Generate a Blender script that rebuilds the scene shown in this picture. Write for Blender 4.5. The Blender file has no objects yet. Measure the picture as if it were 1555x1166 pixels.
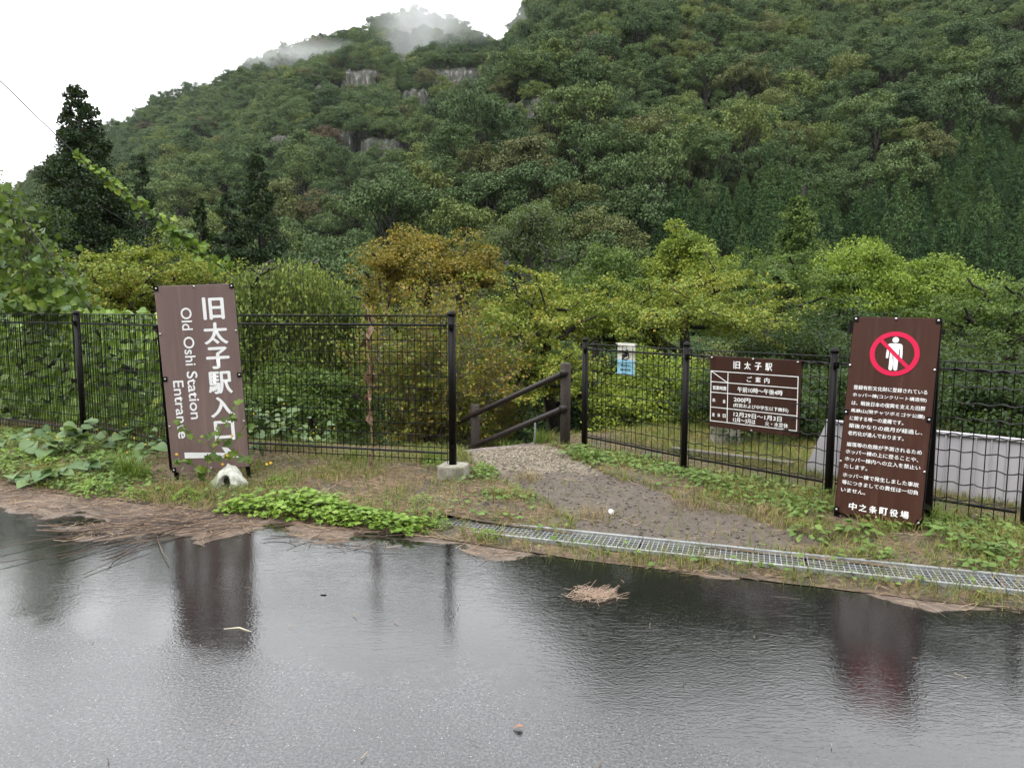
import bpy, bmesh, math, random
import numpy as np
from mathutils import Vector, Matrix, Euler

SC = bpy.context.scene
COL = SC.collection
R = math.radians
rng = np.random.default_rng(7)
random.seed(7)

# ------------------------------------------------------------------ camera, sky, sun, exposure
FPX, CH, PITCH = 1079.0, 1.55, R(5.98)
cam_d = bpy.data.cameras.new('camera')
cam = bpy.data.objects.new('camera', cam_d)
COL.objects.link(cam)
cam_d.sensor_width = 36.0
cam_d.lens = 36.0 * FPX / 1555.0
cam_d.clip_start, cam_d.clip_end = 0.05, 5000
cam.location = (0, 0, CH)
cam.rotation_euler = (R(90) - PITCH, 0, 0)
SC.camera = cam

SUN_EL, SUN_AZ = 58.0, 215.0       # a veiled sun high behind the photographer's left shoulder
world = bpy.data.worlds.new('World')
SC.world = world
world.use_nodes = True
wn = world.node_tree
wn.nodes.clear()
sky = wn.nodes.new('ShaderNodeTexSky')
sky.sky_type = 'NISHITA'
sky.sun_disc = False
sky.sun_elevation, sky.sun_rotation = R(SUN_EL), R(SUN_AZ)
sky.air_density, sky.dust_density = 1.0, 6.0
bw = wn.nodes.new('ShaderNodeRGBToBW')
wn.links.new(sky.outputs[0], bw.inputs[0])
mixw = wn.nodes.new('ShaderNodeMix')
mixw.data_type = 'RGBA'
mixw.inputs['Factor'].default_value = 0.85       # closed, even cloud deck
mixw.inputs['B'].default_value = (10.8, 11.0, 11.25, 1)
wn.links.new(bw.outputs[0], mixw.inputs['A'])
bg = wn.nodes.new('ShaderNodeBackground')
bg.inputs['Strength'].default_value = 0.10
wn.links.new(mixw.outputs['Result'], bg.inputs['Color'])
wo = wn.nodes.new('ShaderNodeOutputWorld')
wn.links.new(bg.outputs[0], wo.inputs['Surface'])

sun_d = bpy.data.lights.new('sun', 'SUN')
sun_d.energy = 0.7
sun_d.angle = R(50)
sun_d.color = (1.0, 0.97, 0.92)
sun = bpy.data.objects.new('sun', sun_d)
COL.objects.link(sun)
sun.rotation_euler = (R(90 - SUN_EL), 0, R(180 - SUN_AZ))

SC.view_settings.view_transform = 'Standard'
SC.view_settings.look = 'None'
SC.view_settings.gamma = 1.0
SC.view_settings.use_curve_mapping = False
SC.view_settings.exposure = 1.5
SC.render.engine = 'CYCLES'
cy = SC.cycles
cy.max_bounces = 6
cy.diffuse_bounces = 2
cy.glossy_bounces = 3
cy.transmission_bounces = 2
cy.volume_bounces = 1
cy.transparent_max_bounces = 8
cy.use_denoising = True
cy.volume_step_rate = 1.5
cy.volume_max_steps = 64

# ------------------------------------------------------------------ helpers: space
def _ray(px, py):
    u, v = (px - 777.5) / FPX, (583 - py) / FPX
    return np.array([u, math.cos(PITCH) + v * math.sin(PITCH), -math.sin(PITCH) + v * math.cos(PITCH)])
def G(px, py, z=0.0):
    r = _ray(px, py); t = (z - CH) / r[2]
    return np.array([0, 0, CH]) + t * r
def at(px, py, Y):
    r = _ray(px, py)
    return np.array([0, 0, CH]) + r * (Y / r[1])
def proj(P):
    q = np.asarray(P, float) - np.array([0, 0, CH])
    d = q[..., 1] * math.cos(PITCH) - q[..., 2] * math.sin(PITCH)
    h = q[..., 1] * math.sin(PITCH) + q[..., 2] * math.cos(PITCH)
    d = np.maximum(d, 1e-3)
    return 777.5 + FPX * q[..., 0] / d, 583 - FPX * h / d, d

_tab = np.random.default_rng(99).random((256, 256))
def vnoise(x, y, s=0):
    x = np.asarray(x, float) + 17.3 * s + 1000; y = np.asarray(y, float) + 9.7 * s + 1000
    xi, yi = np.floor(x).astype(int), np.floor(y).astype(int)
    fx, fy = x - xi, y - yi
    fx, fy = fx * fx * (3 - 2 * fx), fy * fy * (3 - 2 * fy)
    a = _tab[xi % 256, yi % 256]; b = _tab[(xi + 1) % 256, yi % 256]
    c = _tab[xi % 256, (yi + 1) % 256]; d = _tab[(xi + 1) % 256, (yi + 1) % 256]
    return (a * (1 - fx) + b * fx) * (1 - fy) + (c * (1 - fx) + d * fx) * fy
def fbm(x, y, s=0, o=4):
    t, a, n = 0, 0.5, 0
    for i in range(o):
        t = t + a * vnoise(x * 2 ** i, y * 2 ** i, s + i); n += a; a *= 0.5
    return t / n
def sst(a, b, x):
    t = np.clip((x - a) / (b - a), 0, 1)
    return t * t * (3 - 2 * t)

# ------------------------------------------------------------------ helpers: objects
def tag(o, label=None, cat=None, group=None, kind=None):
    if label: o['label'] = label
    if cat: o['category'] = cat
    if group: o['group'] = group
    if kind: o['kind'] = kind
    return o
def empty(name, loc=(0, 0, 0), rz=0.0):
    o = bpy.data.objects.new(name, None)
    o.empty_display_size = 0.1
    o.location = loc
    o.rotation_euler = (0, 0, rz)
    COL.objects.link(o)
    return o
def link(name, me, mat=None, parent=None, loc=None):
    o = bpy.data.objects.new(name, me)
    COL.objects.link(o)
    if mat is not None and not me.materials:
        for m in (mat if isinstance(mat, (list, tuple)) else [mat]): me.materials.append(m)
    if parent is not None: o.parent = parent
    if loc is not None: o.location = loc
    return o
def np_mesh(name, V, T, mi=None, smooth=False):
    V = np.ascontiguousarray(V, np.float32); T = np.ascontiguousarray(T, np.int32)
    k = T.shape[1]
    me = bpy.data.meshes.new(name)
    me.vertices.add(len(V)); me.vertices.foreach_set('co', V.ravel())
    me.loops.add(T.size); me.loops.foreach_set('vertex_index', T.ravel())
    me.polygons.add(len(T))
    me.polygons.foreach_set('loop_start', np.arange(0, T.size, k, dtype=np.int32))
    me.polygons.foreach_set('loop_total', np.full(len(T), k, np.int32))
    if mi is not None: me.polygons.foreach_set('material_index', np.asarray(mi, np.int32))
    if smooth: me.polygons.foreach_set('use_smooth', np.ones(len(T), bool))
    me.update(calc_edges=True)
    return me
def set_attr(me, name, vals):
    a = me.attributes.new(name, 'FLOAT', 'POINT')
    a.data.foreach_set('value', np.ascontiguousarray(vals, np.float32))
class MB:
    """collects boxes and tubes, builds ONE mesh"""
    def __init__(s): s.v = []; s.f = []
    def add(s, v, f):
        n = len(s.v); s.v += [tuple(p) for p in v]; s.f += [tuple(i + n for i in q) for q in f]
    def box(s, c, size, M=None, bev=0.0):
        x, y, z = (d / 2 for d in size)
        P = [Vector((i, j, k)) for i in (-x, x) for j in (-y, y) for k in (-z, z)]
        if M is not None: P = [M @ p for p in P]
        s.add([p + Vector(c) for p in P], [(0, 1, 3, 2), (4, 6, 7, 5), (0, 4, 5, 1), (2, 3, 7, 6), (0, 2, 6, 4), (1, 5, 7, 3)])
    def tube(s, pts, r, n=8, cap=True):
        pts = [Vector(p) for p in pts]
        rs = r if isinstance(r, (list, tuple)) else [r] * len(pts)
        rings = []
        for i, p in enumerate(pts):
            d = (pts[min(i + 1, len(pts) - 1)] - pts[max(i - 1, 0)]).normalized()
            a = d.orthogonal().normalized() if i == 0 else (a - d * a.dot(d)).normalized()
            b = d.cross(a)
            rings.append([p + (a * math.cos(2 * math.pi * k / n) + b * math.sin(2 * math.pi * k / n)) * rs[i] for k in range(n)])
        v = [q for ring in rings for q in ring]
        f = [(i * n + k, i * n + (k + 1) % n, (i + 1) * n + (k + 1) % n, (i + 1) * n + k) for i in range(len(pts) - 1) for k in range(n)]
        if cap: f += [tuple(range(n))[::-1], tuple((len(pts) - 1) * n + k for k in range(n))]
        s.add(v, f)
    def mesh(s, name, smooth=False):
        me = bpy.data.meshes.new(name); me.from_pydata(s.v, [], s.f)
        if smooth: me.polygons.foreach_set('use_smooth', [True] * len(s.f))
        me.update(); return me
    def build(s, name, mat, parent=None, smooth=False, loc=None): return link(name, s.mesh(name, smooth), mat, parent, loc)
def bevel(me, w, seg=2):
    bm = bmesh.new(); bm.from_mesh(me)
    bmesh.ops.bevel(bm, geom=bm.edges[:], offset=w, segments=seg, profile=0.5, affect='EDGES')
    bm.to_mesh(me); bm.free(); return me

# ------------------------------------------------------------------ helpers: materials
class NT:
    def __init__(s, name):
        s.m = bpy.data.materials.new(name); s.m.use_nodes = True
        s.t = s.m.node_tree; s.b = s.t.nodes['Principled BSDF']; s.out = s.t.nodes['Material Output']
    def n(s, typ, **kw):
        x = s.t.nodes.new(typ)
        for k, v in kw.items(): setattr(x, k, v)
        return x
    def put(s, sock, val):
        if isinstance(val, bpy.types.NodeSocket): s.t.links.new(val, sock)
        elif val is not None:
            if sock.type == 'RGBA' and len(val) == 3: val = (*val, 1)
            sock.default_value = val
    def pos(s, scale=(1, 1, 1), obj=False):
        if obj: src = s.n('ShaderNodeTexCoord').outputs['Object']
        else: src = s.n('ShaderNodeNewGeometry').outputs['Position']
        mp = s.n('ShaderNodeMapping'); s.put(mp.inputs['Vector'], src); mp.inputs['Scale'].default_value = scale
        return mp.outputs[0]
    def noise(s, scale, detail=4, rough=0.55, vec=None, dist=0.0):
        x = s.n('ShaderNodeTexNoise'); s.put(x.inputs['Vector'], vec or s.pos())
        x.inputs['Scale'].default_value = scale; x.inputs['Detail'].default_value = detail
        x.inputs['Roughness'].default_value = rough; x.inputs['Distortion'].default_value = dist
        return x.outputs['Fac']
    def vor(s, scale, vec=None, out='Distance', feature='F1'):
        x = s.n('ShaderNodeTexVoronoi', feature=feature); s.put(x.inputs['Vector'], vec or s.pos())
        x.inputs['Scale'].default_value = scale
        return x.outputs[out]
    def ramp(s, fac, stops, interp='LINEAR'):
        x = s.n('ShaderNodeValToRGB'); s.put(x.inputs[0], fac)
        cr = x.color_ramp; cr.interpolation = interp
        while len(cr.elements) < len(stops): cr.elements.new(0.5)
        for e, (p, c) in zip(cr.elements, stops):
            e.position = p
            e.color = (c, c, c, 1) if isinstance(c, (int, float)) else (*c, 1)
        return x.outputs[0]
    def mix(s, fac, a, b, mode='MIX'):
        x = s.n('ShaderNodeMix', data_type='RGBA', blend_type=mode)
        s.put(x.inputs['Factor'], fac); s.put(x.inputs['A'], a); s.put(x.inputs['B'], b)
        return x.outputs['Result']
    def math(s, op, a, b=None, clamp=False):
        x = s.n('ShaderNodeMath', operation=op, use_clamp=clamp)
        s.put(x.inputs[0], a)
        if b is not None: s.put(x.inputs[1], b)
        return x.outputs[0]
    def attr(s, name): return s.n('ShaderNodeAttribute', attribute_name=name).outputs['Fac']
    def bump(s, h, strength=0.5, dist=0.01, nrm=None):
        x = s.n('ShaderNodeBump'); s.put(x.inputs['Height'], h)
        s.put(x.inputs['Strength'], strength); x.inputs['Distance'].default_value = dist
        if nrm is not None: s.put(x.inputs['Normal'], nrm)
        return x.outputs[0]
    def set(s, **kw):
        nm = dict(color='Base Color', rough='Roughness', metal='Metallic', normal='Normal', spec='Specular IOR Level', ior='IOR', coat='Coat Weight', coatr='Coat Roughness', trans='Transmission Weight')
        for k, v in kw.items(): s.put(s.b.inputs[nm[k]], v)
        return s.m
def simple(name, col, rough=0.5, var=0.15, scale=6.0, metal=0.0, bump=0.0, bscale=60.0, obj=True, spec=0.5):
    t = NT(name); v = t.pos(obj=obj)
    c2 = tuple(c * (1 - var) for c in col); c3 = tuple(min(1, c * (1 + var)) for c in col)
    c = t.ramp(t.noise(scale, 5, 0.6, v), [(0.3, c2), (0.7, c3)])
    nrm = t.bump(t.noise(bscale, 4, 0.6, v), bump, 0.01) if bump else None
    return t.set(color=c, rough=rough, metal=metal, normal=nrm, spec=spec)
def leaf(name, stops, rough=0.5, transl=0.3, clump=1.2, var=0.35, spec=0.22, each=False):
    """leaf colours by leaf (random per island) and by branch (soft noise)"""
    t = NT(name)
    rnd = t.n('ShaderNodeNewGeometry').outputs['Random Per Island']
    ns = t.noise(clump, 2, 0.5, t.pos())
    f = t.math('ADD', t.math('MULTIPLY', rnd, 0.55), t.math('MULTIPLY', ns, 0.8))
    if each: f = t.math('ADD', f, t.math('SUBTRACT', t.math('MULTIPLY', t.n('ShaderNodeObjectInfo').outputs['Random'], 0.7), 0.35))
    f = t.math('SUBTRACT', f, 0.17, True)
    c = t.ramp(f, stops)
    t.set(color=c, rough=rough, spec=spec)
    tr = t.n('ShaderNodeBsdfTranslucent')
    t.put(tr.inputs['Color'], t.mix(0.5, c, (0.16, 0.22, 0.02), 'MIX'))
    mx = t.n('ShaderNodeMixShader'); mx.inputs[0].default_value = transl
    t.t.links.new(t.b.outputs[0], mx.inputs[1]); t.t.links.new(tr.outputs[0], mx.inputs[2])
    t.t.links.new(mx.outputs[0], t.out.inputs['Surface'])
    return t.m

# ------------------------------------------------------------------ the lie of the land
EX = np.array([-60, -12, -6.5, -4.406, -3.315, -2.05, -1.264, -0.56, 0.095, 0.871, 1.724, 2.606, 5.0, 12, 60])
EY = np.array([14, 8.6, 6.7, 5.985, 5.569, 5.14, 4.85, 4.62, 4.40, 4.13, 3.84, 3.53, 2.75, 0.5, -14])
def edge(x): return np.interp(x, EX, EY)
PXX = np.array([-60, -14, -6.2, -3.6, -0.5, 0.3, 0.8, 2.5, 4.0, 8, 60])
PYY = np.array([40, 11.5, 9.6, 8.0, 7.3, 8.2, 8.6, 9.2, 9.0, 8.0, 8.0])
def road_rise(x, s): return 0.020 * np.clip(s + 2.0, 0, 2) * sst(0.5, -0.7, x) * sst(-7, -5, x)
def gz(x, y):
    s = y - edge(x)
    z = 0.035 * sst(0.0, 0.35, s) + 0.05 * (fbm(x * 1.6, y * 1.6, 3, 3) - 0.5) * sst(0, 0.5, s)
    z = z + 0.018 * (fbm(x * 9, y * 9, 5, 3) - 0.5) * sst(0, 0.2, s)
    z = z + road_rise(x, 0.0)
    d = np.maximum(0, y - np.interp(x, PXX, PYY))
    return z - 3.0 * (1 - np.exp(-0.42 * d / 3.0 - 0.05 * d * d / 9))
RX = np.array([-900, -520, -370, -292, -245, -200, -170, -145, -120, -102, -82, -65, -50, -30, -7, 40, 300])
RT = np.array([0.08, 0.11, 0.13, 0.168, 0.245, 0.290, 0.318, 0.342, 0.366, 0.378, 0.392, 0.402, 0.406, 0.400, 0.362, 0.33, 0.30])
def m1(x, y): return 1.25 * m1_unit(x / 1.25, y / 1.25)
def m1_unit(x, y):
    u = x / np.maximum(y, 40) * 420
    top = np.interp(u, RX, RT) * 420
    k = (y - 112) / (420 - 112)
    z = np.where(k < 1, top * np.clip(k, -0.05, 1), top * (1 - 0.5 * (k - 1)))
    g = fbm(x * 0.018, y * 0.014, 11, 4) - 0.5
    return z + g * 26 * sst(0.0, 0.35, k) * (1 - sst(0.75, 1.0, k)) - 4 * np.abs(np.sin(x * 0.05 + 2 * g)) * sst(0, 0.3, k) - 3 - 7 * sst(0.1, 0.8, k)
def m2(x, y):
    xe = np.interp(y, [60, 82, 102, 141, 221, 300, 600], [-20, -15, -8, 3, 20, 38, 90])
    d = xe - x
    g = fbm(x * 0.02 + 5, y * 0.016, 21, 4) - 0.5
    z = 0.60 * (y - 70) + g * 22 * sst(0, 80, y - 75) - 7 * np.exp(-((x - 0.42 * y - 2) / 10) ** 2) * sst(80, 120, y)
    z = z - 1.15 * np.maximum(0, d) - 0.02 * np.maximum(0, x - 20)
    return np.where(y < 70, -3.2, z - 3)
def far_z(x, y):
    v = -3.2 + 0.6 * (fbm(x * 0.05, y * 0.05, 31, 3) - 0.5)
    z = np.maximum(v, np.maximum(m1(x, y), m2(x, y)))
    w = sst(14, 24, y)
    near = np.minimum(gz(x, np.maximum(y, 1.0)), 0) - 0.35
    wx = sst(11, 30, np.abs(x))
    return near * (1 - w) + z * w
def land(x, y): return np.where(y < 15, gz(x, y), far_z(x, y))

def grid(xs, ys, fz):
    X, Y = np.meshgrid(xs, ys, indexing='ij')
    V = np.stack([X, Y, fz(X, Y)], -1).reshape(-1, 3)
    n = len(ys)
    I = np.arange(len(xs) - 1)[:, None] * n + np.arange(n - 1)[None]
    Fq = np.stack([I, I + n, I + n + 1, I + 1], -1).reshape(-1, 4)
    return V, Fq
def path_mask(x, y):
    cx = np.interp(y, [4.2, 4.6, 5.5, 6.7, 7.8], [1.45, 1.30, 0.80, 0.22, -0.12])
    hw = np.interp(y, [4.2, 4.6, 5.5, 6.7, 7.8], [0.60, 0.72, 0.56, 0.52, 0.52])
    w = 0.34 * (fbm(x * 3, y * 3, 41, 3) - 0.5)
    return sst(0.12, -0.06, np.abs(x - cx) - hw + w) * sst(4.25, 4.5, y)
def litter_mask(x, y):
    s = y - edge(x)
    left = sst(0.2, -1.2, x)
    lo = -0.06 - 0.34 * np.exp(-((x + 2.5) / 0.9) ** 2) - 0.16 * sst(-0.2, -2.2, x) - 0.34 * sst(-2.6, -3.6, x)
    n = fbm(x * 2.6, y * 4.2, 51, 4) - 0.5
    return sst(lo - 0.12, lo + 0.16, s + 1.05 * n)

# ---- hills
ys = np.concatenate([[-400, -180, -150, -110, -70, -40, -20, -11, -9, -4, 0], np.linspace(2, 30, 15), np.linspace(33, 130, 40), np.linspace(134, 640, 120)])
xs = np.concatenate([np.linspace(-900, -420, 10), np.linspace(-415, -60, 74), np.linspace(-56, 56, 45), np.linspace(60, 340, 60), np.linspace(360, 700, 8)])
V, Fq = grid(xs, ys, lambda X, Y: np.where(Y < 2, -0.35 + np.minimum(100, 0.72 * np.maximum(0, -10 - Y - 0.2 * X)), far_z(X, Y)))  # unseen slope added behind the camera to block sky light from that side
t = NT('forest_floor')
c = t.ramp(t.noise(0.12, 6, 0.6), [(0.3, (0.008, 0.011, 0.005)), (0.7, (0.022, 0.028, 0.012))])
M_FLOOR = t.set(color=c, rough=0.95, spec=0.0, normal=t.bump(t.noise(0.6, 5), 0.8, 0.5))
hills_and_added_bank = link('hills_and_added_bank', np_mesh('hills_and_added_bank', V, Fq, smooth=True), M_FLOOR)
tag(hills_and_added_bank, kind='structure')

# ---- road: wet asphalt
t = NT('wet_asphalt')
silt, pud = t.attr('silt'), t.attr('puddle')
agg = t.vor(125, out='Color')
aggv = t.n('ShaderNodeSeparateColor'); t.put(aggv.inputs[0], agg)
base = t.ramp(t.noise(1.3, 6, 0.6), [(0.3, (0.022, 0.0222, 0.023)), (0.7, (0.044, 0.0445, 0.046))])
spk = t.math('MULTIPLY', t.ramp(aggv.outputs[0], [(0.86, 0.0), (0.98, 1.0)]), t.ramp(t.vor(125), [(0.15, 1.0), (0.38, 0.0)]))
base = t.mix(t.math('MULTIPLY', spk, 0.85), base, (0.24, 0.235, 0.225))
base = t.mix(t.ramp(t.noise(85, 3, 0.7), [(0.40, 0.0), (0.64, 1.0)]), t.mix(1.0, base, (0.35, 0.35, 0.35), 'MULTIPLY'), t.mix(1.0, base, (2.2, 2.2, 2.2), 'MULTIPLY'))
dk = t.ramp(aggv.outputs[1], [(0.75, 0.0), (0.95, 1.0)])
base = t.mix(t.math('MULTIPLY', dk, 0.5), base, (0.018, 0.018, 0.02))
sc = t.ramp(t.noise(9, 6, 0.7), [(0.3, (0.070, 0.052, 0.041)), (0.7, (0.20, 0.150, 0.114))])
sn = t.math('ADD', silt, t.math('MULTIPLY', t.math('SUBTRACT', t.noise(7, 6, 0.7), 0.5), 0.9))
sm = t.ramp(sn, [(0.40, 0.0), (0.62, 1.0)])
pn = t.math('ADD', pud, t.math('MULTIPLY', t.math('SUBTRACT', t.noise(1.9, 6, 0.65), 0.5), 1.5))
pm = t.ramp(pn, [(0.38, 0.0), (0.62, 1.0)])
base = t.mix(pm, base, t.mix(1.0, base, (0.22, 0.205, 0.19), 'MULTIPLY'))
rough = t.mix(pm, (0.22, 0.22, 0.22), (0.03, 0.03, 0.03))
base = t.mix(sm, base, sc)
rough = t.mix(sm, rough, (0.55, 0.55, 0.55))
rv = t.pos((1.0, 2.6, 1.0))
rip = t.math('MULTIPLY', t.noise(15, 4, 0.6, rv, 1.2), t.ramp(t.noise(1.7, 3, 0.6), [(0.35, 0.35), (0.65, 1.4)]))
n1 = t.bump(rip, t.math('ADD', t.math('MULTIPLY', pm, 0.19), 0.02), 0.0030)
n1 = t.bump(t.noise(55, 3, 0.6, rv), t.math('ADD', t.math('MULTIPLY', pm, 0.02), 0.20), 0.0009, n1)
grain = t.noise(75, 2, 0.6)
gs = t.math('ADD', t.math('MULTIPLY', pm, -0.66), 1.0)
n2 = t.bump(grain, gs, 0.0013, n1)
n3 = t.bump(t.noise(30, 5, 0.7), t.math('MULTIPLY', sm, 0.7), 0.012, n2)
M_ROAD = t.set(color=base, rough=rough, normal=n3, ior=1.5, coat=t.math('SUBTRACT', 0.65, sm, True), coatr=t.mix(pm, (0.14, 0.14, 0.14), (0.012, 0.012, 0.012)))
t.b.inputs['Coat IOR'].default_value = 1.45
t.put(t.b.inputs['Coat Normal'], n2)
xs = np.concatenate([np.linspace(-60, -9, 18), np.arange(-8.5, 5.5, 0.06), np.linspace(6, 60, 18)])
ss = np.concatenate([[-13, -10, -8, -6.5], np.arange(-5, 0.0, 0.06), [0.06, 0.14]])
X, S = np.meshgrid(xs, ss, indexing='ij'); Y = edge(X) + S
Z = 0.010 * (fbm(X * 0.9, Y * 0.9, 61, 2) - 0.5) + 0.0
Z = Z + road_rise(X, S) - 0.012 * sst(0.02, 0.12, S)
V = np.stack([X, Y, Z], -1).reshape(-1, 3); n = len(ss)
I = np.arange(len(xs) - 1)[:, None] * n + np.arange(n - 1)[None]
road = link('road', np_mesh('road', V, np.stack([I, I + n, I + n + 1, I + 1], -1).reshape(-1, 4), smooth=True), M_ROAD)
set_attr(road.data, 'silt', litter_mask(X, Y).ravel())
pu = sst(-2.4, -1.2, S) * (0.8 + 0.2 * np.abs(X + 0.4) / 1.5)
set_attr(road.data, 'puddle', np.clip(pu, 0, 1).ravel())
tag(road, kind='structure')

# ---- verge, path
t = NT('verge_soil')
big = t.noise(2.3, 6, 0.65)
c = t.ramp(t.noise(26, 6, 0.7), [(0.28, (0.030, 0.021, 0.014)), (0.48, (0.115, 0.080, 0.050)), (0.70, (0.27, 0.195, 0.125))])
c = t.mix(t.ramp(big, [(0.48, 0.0), (0.62, 0.8)]), c, (0.075, 0.070, 0.066))
c = t.mix(t.ramp(t.noise(3.1, 4, 0.6, t.pos((1.1, 0.9, 1))), [(0.52, 0.0), (0.66, 0.55)]), c, (0.05, 0.065, 0.022))
M_SOIL = t.set(color=c, rough=0.7, spec=0.25, normal=t.bump(t.noise(45, 6, 0.7), 0.9, 0.02))
t = NT('wet_dirt_path')
pale = t.attr('pale')
vc = t.n('ShaderNodeSeparateColor'); t.put(vc.inputs[0], t.vor(110, out='Color'))
c = t.ramp(t.noise(18, 6, 0.7), [(0.3, (0.056, 0.045, 0.036)), (0.7, (0.132, 0.106, 0.084))])
c = t.mix(t.ramp(vc.outputs[0], [(0.86, 0.0), (0.98, 0.5)]), c, (0.16, 0.135, 0.115))
pc = t.ramp(vc.outputs[1], [(0.0, (0.085, 0.068, 0.05)), (0.5, (0.175, 0.145, 0.105)), (1.0, (0.31, 0.265, 0.20))])
c = t.mix(t.ramp(t.math('ADD', pale, t.math('MULTIPLY', t.math('SUBTRACT', t.noise(5, 4), 0.5), 0.8)), [(0.4, 0.0), (0.6, 1.0)]), c, pc)
h = t.math('ADD', t.math('MULTIPLY', t.vor(120), -0.35), t.noise(35, 6, 0.75))
M_PATH = t.set(color=c, rough=0.6, spec=0.25, normal=t.bump(h, 0.7, 0.012))
xs = np.concatenate([np.linspace(-60, -15, 10), np.linspace(-14, -7, 36), np.arange(-6.9, 5.2, 0.05), np.linspace(5.4, 12, 20), np.linspace(14, 60, 10)])
ss = np.concatenate([np.arange(0.0, 4.2, 0.05), np.linspace(4.3, 13, 40), [15, 18]])
X, S = np.meshgrid(xs, ss, indexing='ij'); Y = edge(X) + S + 0.05 * (fbm(X * 4, X * 0 + 3, 71, 3) - 0.5) * (S < 0.3)
PM = path_mask(X, Y)
Z = gz(X, Y) - 0.02 * PM + 0.004
V = np.stack([X, Y, Z], -1).reshape(-1, 3); n = len(ss)
I = np.arange(len(xs) - 1)[:, None] * n + np.arange(n - 1)[None]
Fq = np.stack([I, I + n, I + n + 1, I + 1], -1).reshape(-1, 4)
pm_f = PM.ravel()[Fq].mean(1) > 0.5
# the drain channel is cut out under the gratings
GR0, GR1 = np.array([0.02, 4.60]), np.array([2.75, 3.672])
gd = (GR1 - GR0) / np.linalg.norm(GR1 - GR0); gn = np.array([-gd[1], gd[0]])
GW = 0.27
fc = V[Fq].mean(1)
ga = (fc[:, :2] - GR0) @ gd; gb = (fc[:, :2] - GR0) @ gn
in_drain = (gb > 0.045) & (gb < GW - 0.045) & (ga > -1.4) & (ga < 6)
def sub(mask, name, mat):
    f = Fq[mask]; u, inv = np.unique(f, return_inverse=True)
    o = link(name, np_mesh(name, V[u], inv.reshape(f.shape), smooth=True), mat)
    return o, u
ground, _ = sub(~pm_f & ~in_drain, 'ground', M_SOIL); tag(ground, kind='structure')
path, u = sub(pm_f & ~in_drain, 'path', M_PATH); tag(path, kind='structure')
set_attr(path.data, 'pale', sst(5.9, 7.2, V[u][:, 1]))
mb = MB()
for k in (0.0, GW):
    pass
a0 = GR0 - gd * 1.5; a1 = GR0 + gd * 6.0
def gp(a, b, z): q = GR0 + gd * a + gn * b; return (q[0], q[1], z)
mb.add([gp(-1.5, -0.0, 0.0), gp(6, -0.0, 0.0), gp(6, 0.0, -0.22), gp(-1.5, 0.0, -0.22), gp(-1.5, GW, -0.22), gp(6, GW, -0.22), gp(6, GW, 0.0), gp(-1.5, GW, 0.0)],
       [(0, 1, 2, 3), (3, 2, 5, 4), (4, 5, 6, 7), (0, 3, 4, 7), (1, 6, 5, 2)])
M_CHANNEL = simple('drain_channel_mud', (0.045, 0.036, 0.026), 0.6, 0.4, 8, obj=False)
tag(mb.build('drain_channel', M_CHANNEL), kind='structure')

# ------------------------------------------------------------------ foliage building blocks
DIAMOND = (np.array([(0, 0, 0), (.36, .42, .07), (0, 1, -.08), (-.36, .42, .07)]), np.array([(0, 1, 2), (0, 2, 3)]))
NARROW = (np.array([(0, 0, 0), (.16, .42, .04), (0, 1, -.10), (-.16, .42, .04)]), np.array([(0, 1, 2), (0, 2, 3)]))
OVATE = (np.array([(0, 0, 0), (.27, .22, .06), (.31, .55, .05), (0, 1, -.12), (-.31, .55, .05), (-.27, .22, .06), (0, .55, 0)]),
         np.array([(0, 1, 6), (1, 2, 6), (2, 3, 6), (3, 4, 6), (4, 5, 6), (5, 0, 6)]))
LOBED = (np.array([(0, 0, 0), (.22, .05, .03), (.50, .22, .06), (.30, .40, .03), (.46, .66, .02), (.2, .70, .02), (0, 1, -.10), (-.2, .70, .02), (-.46, .66, .02), (-.30, .40, .03), (-.50, .22, .06), (-.22, .05, .03), (0, .5, -.01)]),
         np.array([(i, (i + 1) % 12, 12) for i in range(12)]))
HEART = (np.array([(0, .06, 0), (.20, -.04, .05), (.43, .10, .09), (.50, .36, .08), (.36, .68, .03), (0, 1, -.14), (-.36, .68, .03), (-.50, .36, .08), (-.43, .10, .09), (-.20, -.04, .05), (0, .38, 0), (0, .7, -.04)]),
         np.array([(0, 1, 10), (1, 2, 10), (2, 3, 10), (3, 4, 11), (3, 11, 10), (4, 5, 11), (5, 6, 11), (6, 7, 11), (7, 10, 11), (7, 8, 10), (8, 9, 10), (9, 0, 10)]))
def nrmz(a): return a / np.maximum(np.linalg.norm(a, axis=-1, keepdims=True), 1e-9)
def cards(P, N, D, S, tm):
    """one leaf per point: N leaf normal, D leaf direction, S size"""
    tv, tf = tm
    D = nrmz(D); N = nrmz(N - (N * D).sum(-1, keepdims=True) * D); T = np.cross(D, N)
    S = np.asarray(S)[:, None, None]
    W = P[:, None] + S * (tv[None, :, 0:1] * T[:, None] + tv[None, :, 1:2] * D[:, None] + tv[None, :, 2:3] * N[:, None])
    k = len(tv)
    Fx = (np.arange(len(P)) * k)[:, None, None] + tf[None]
    return W.reshape(-1, 3), Fx.reshape(-1, 3)
def merge(parts):
    vs, fs, o = [], [], 0
    for v, f in parts:
        vs.append(v); fs.append(f + o); o += len(v)
    return np.concatenate(vs), np.concatenate(fs)
def usph(n, r):
    v = r.normal(size=(n, 3)); return nrmz(v)
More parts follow.
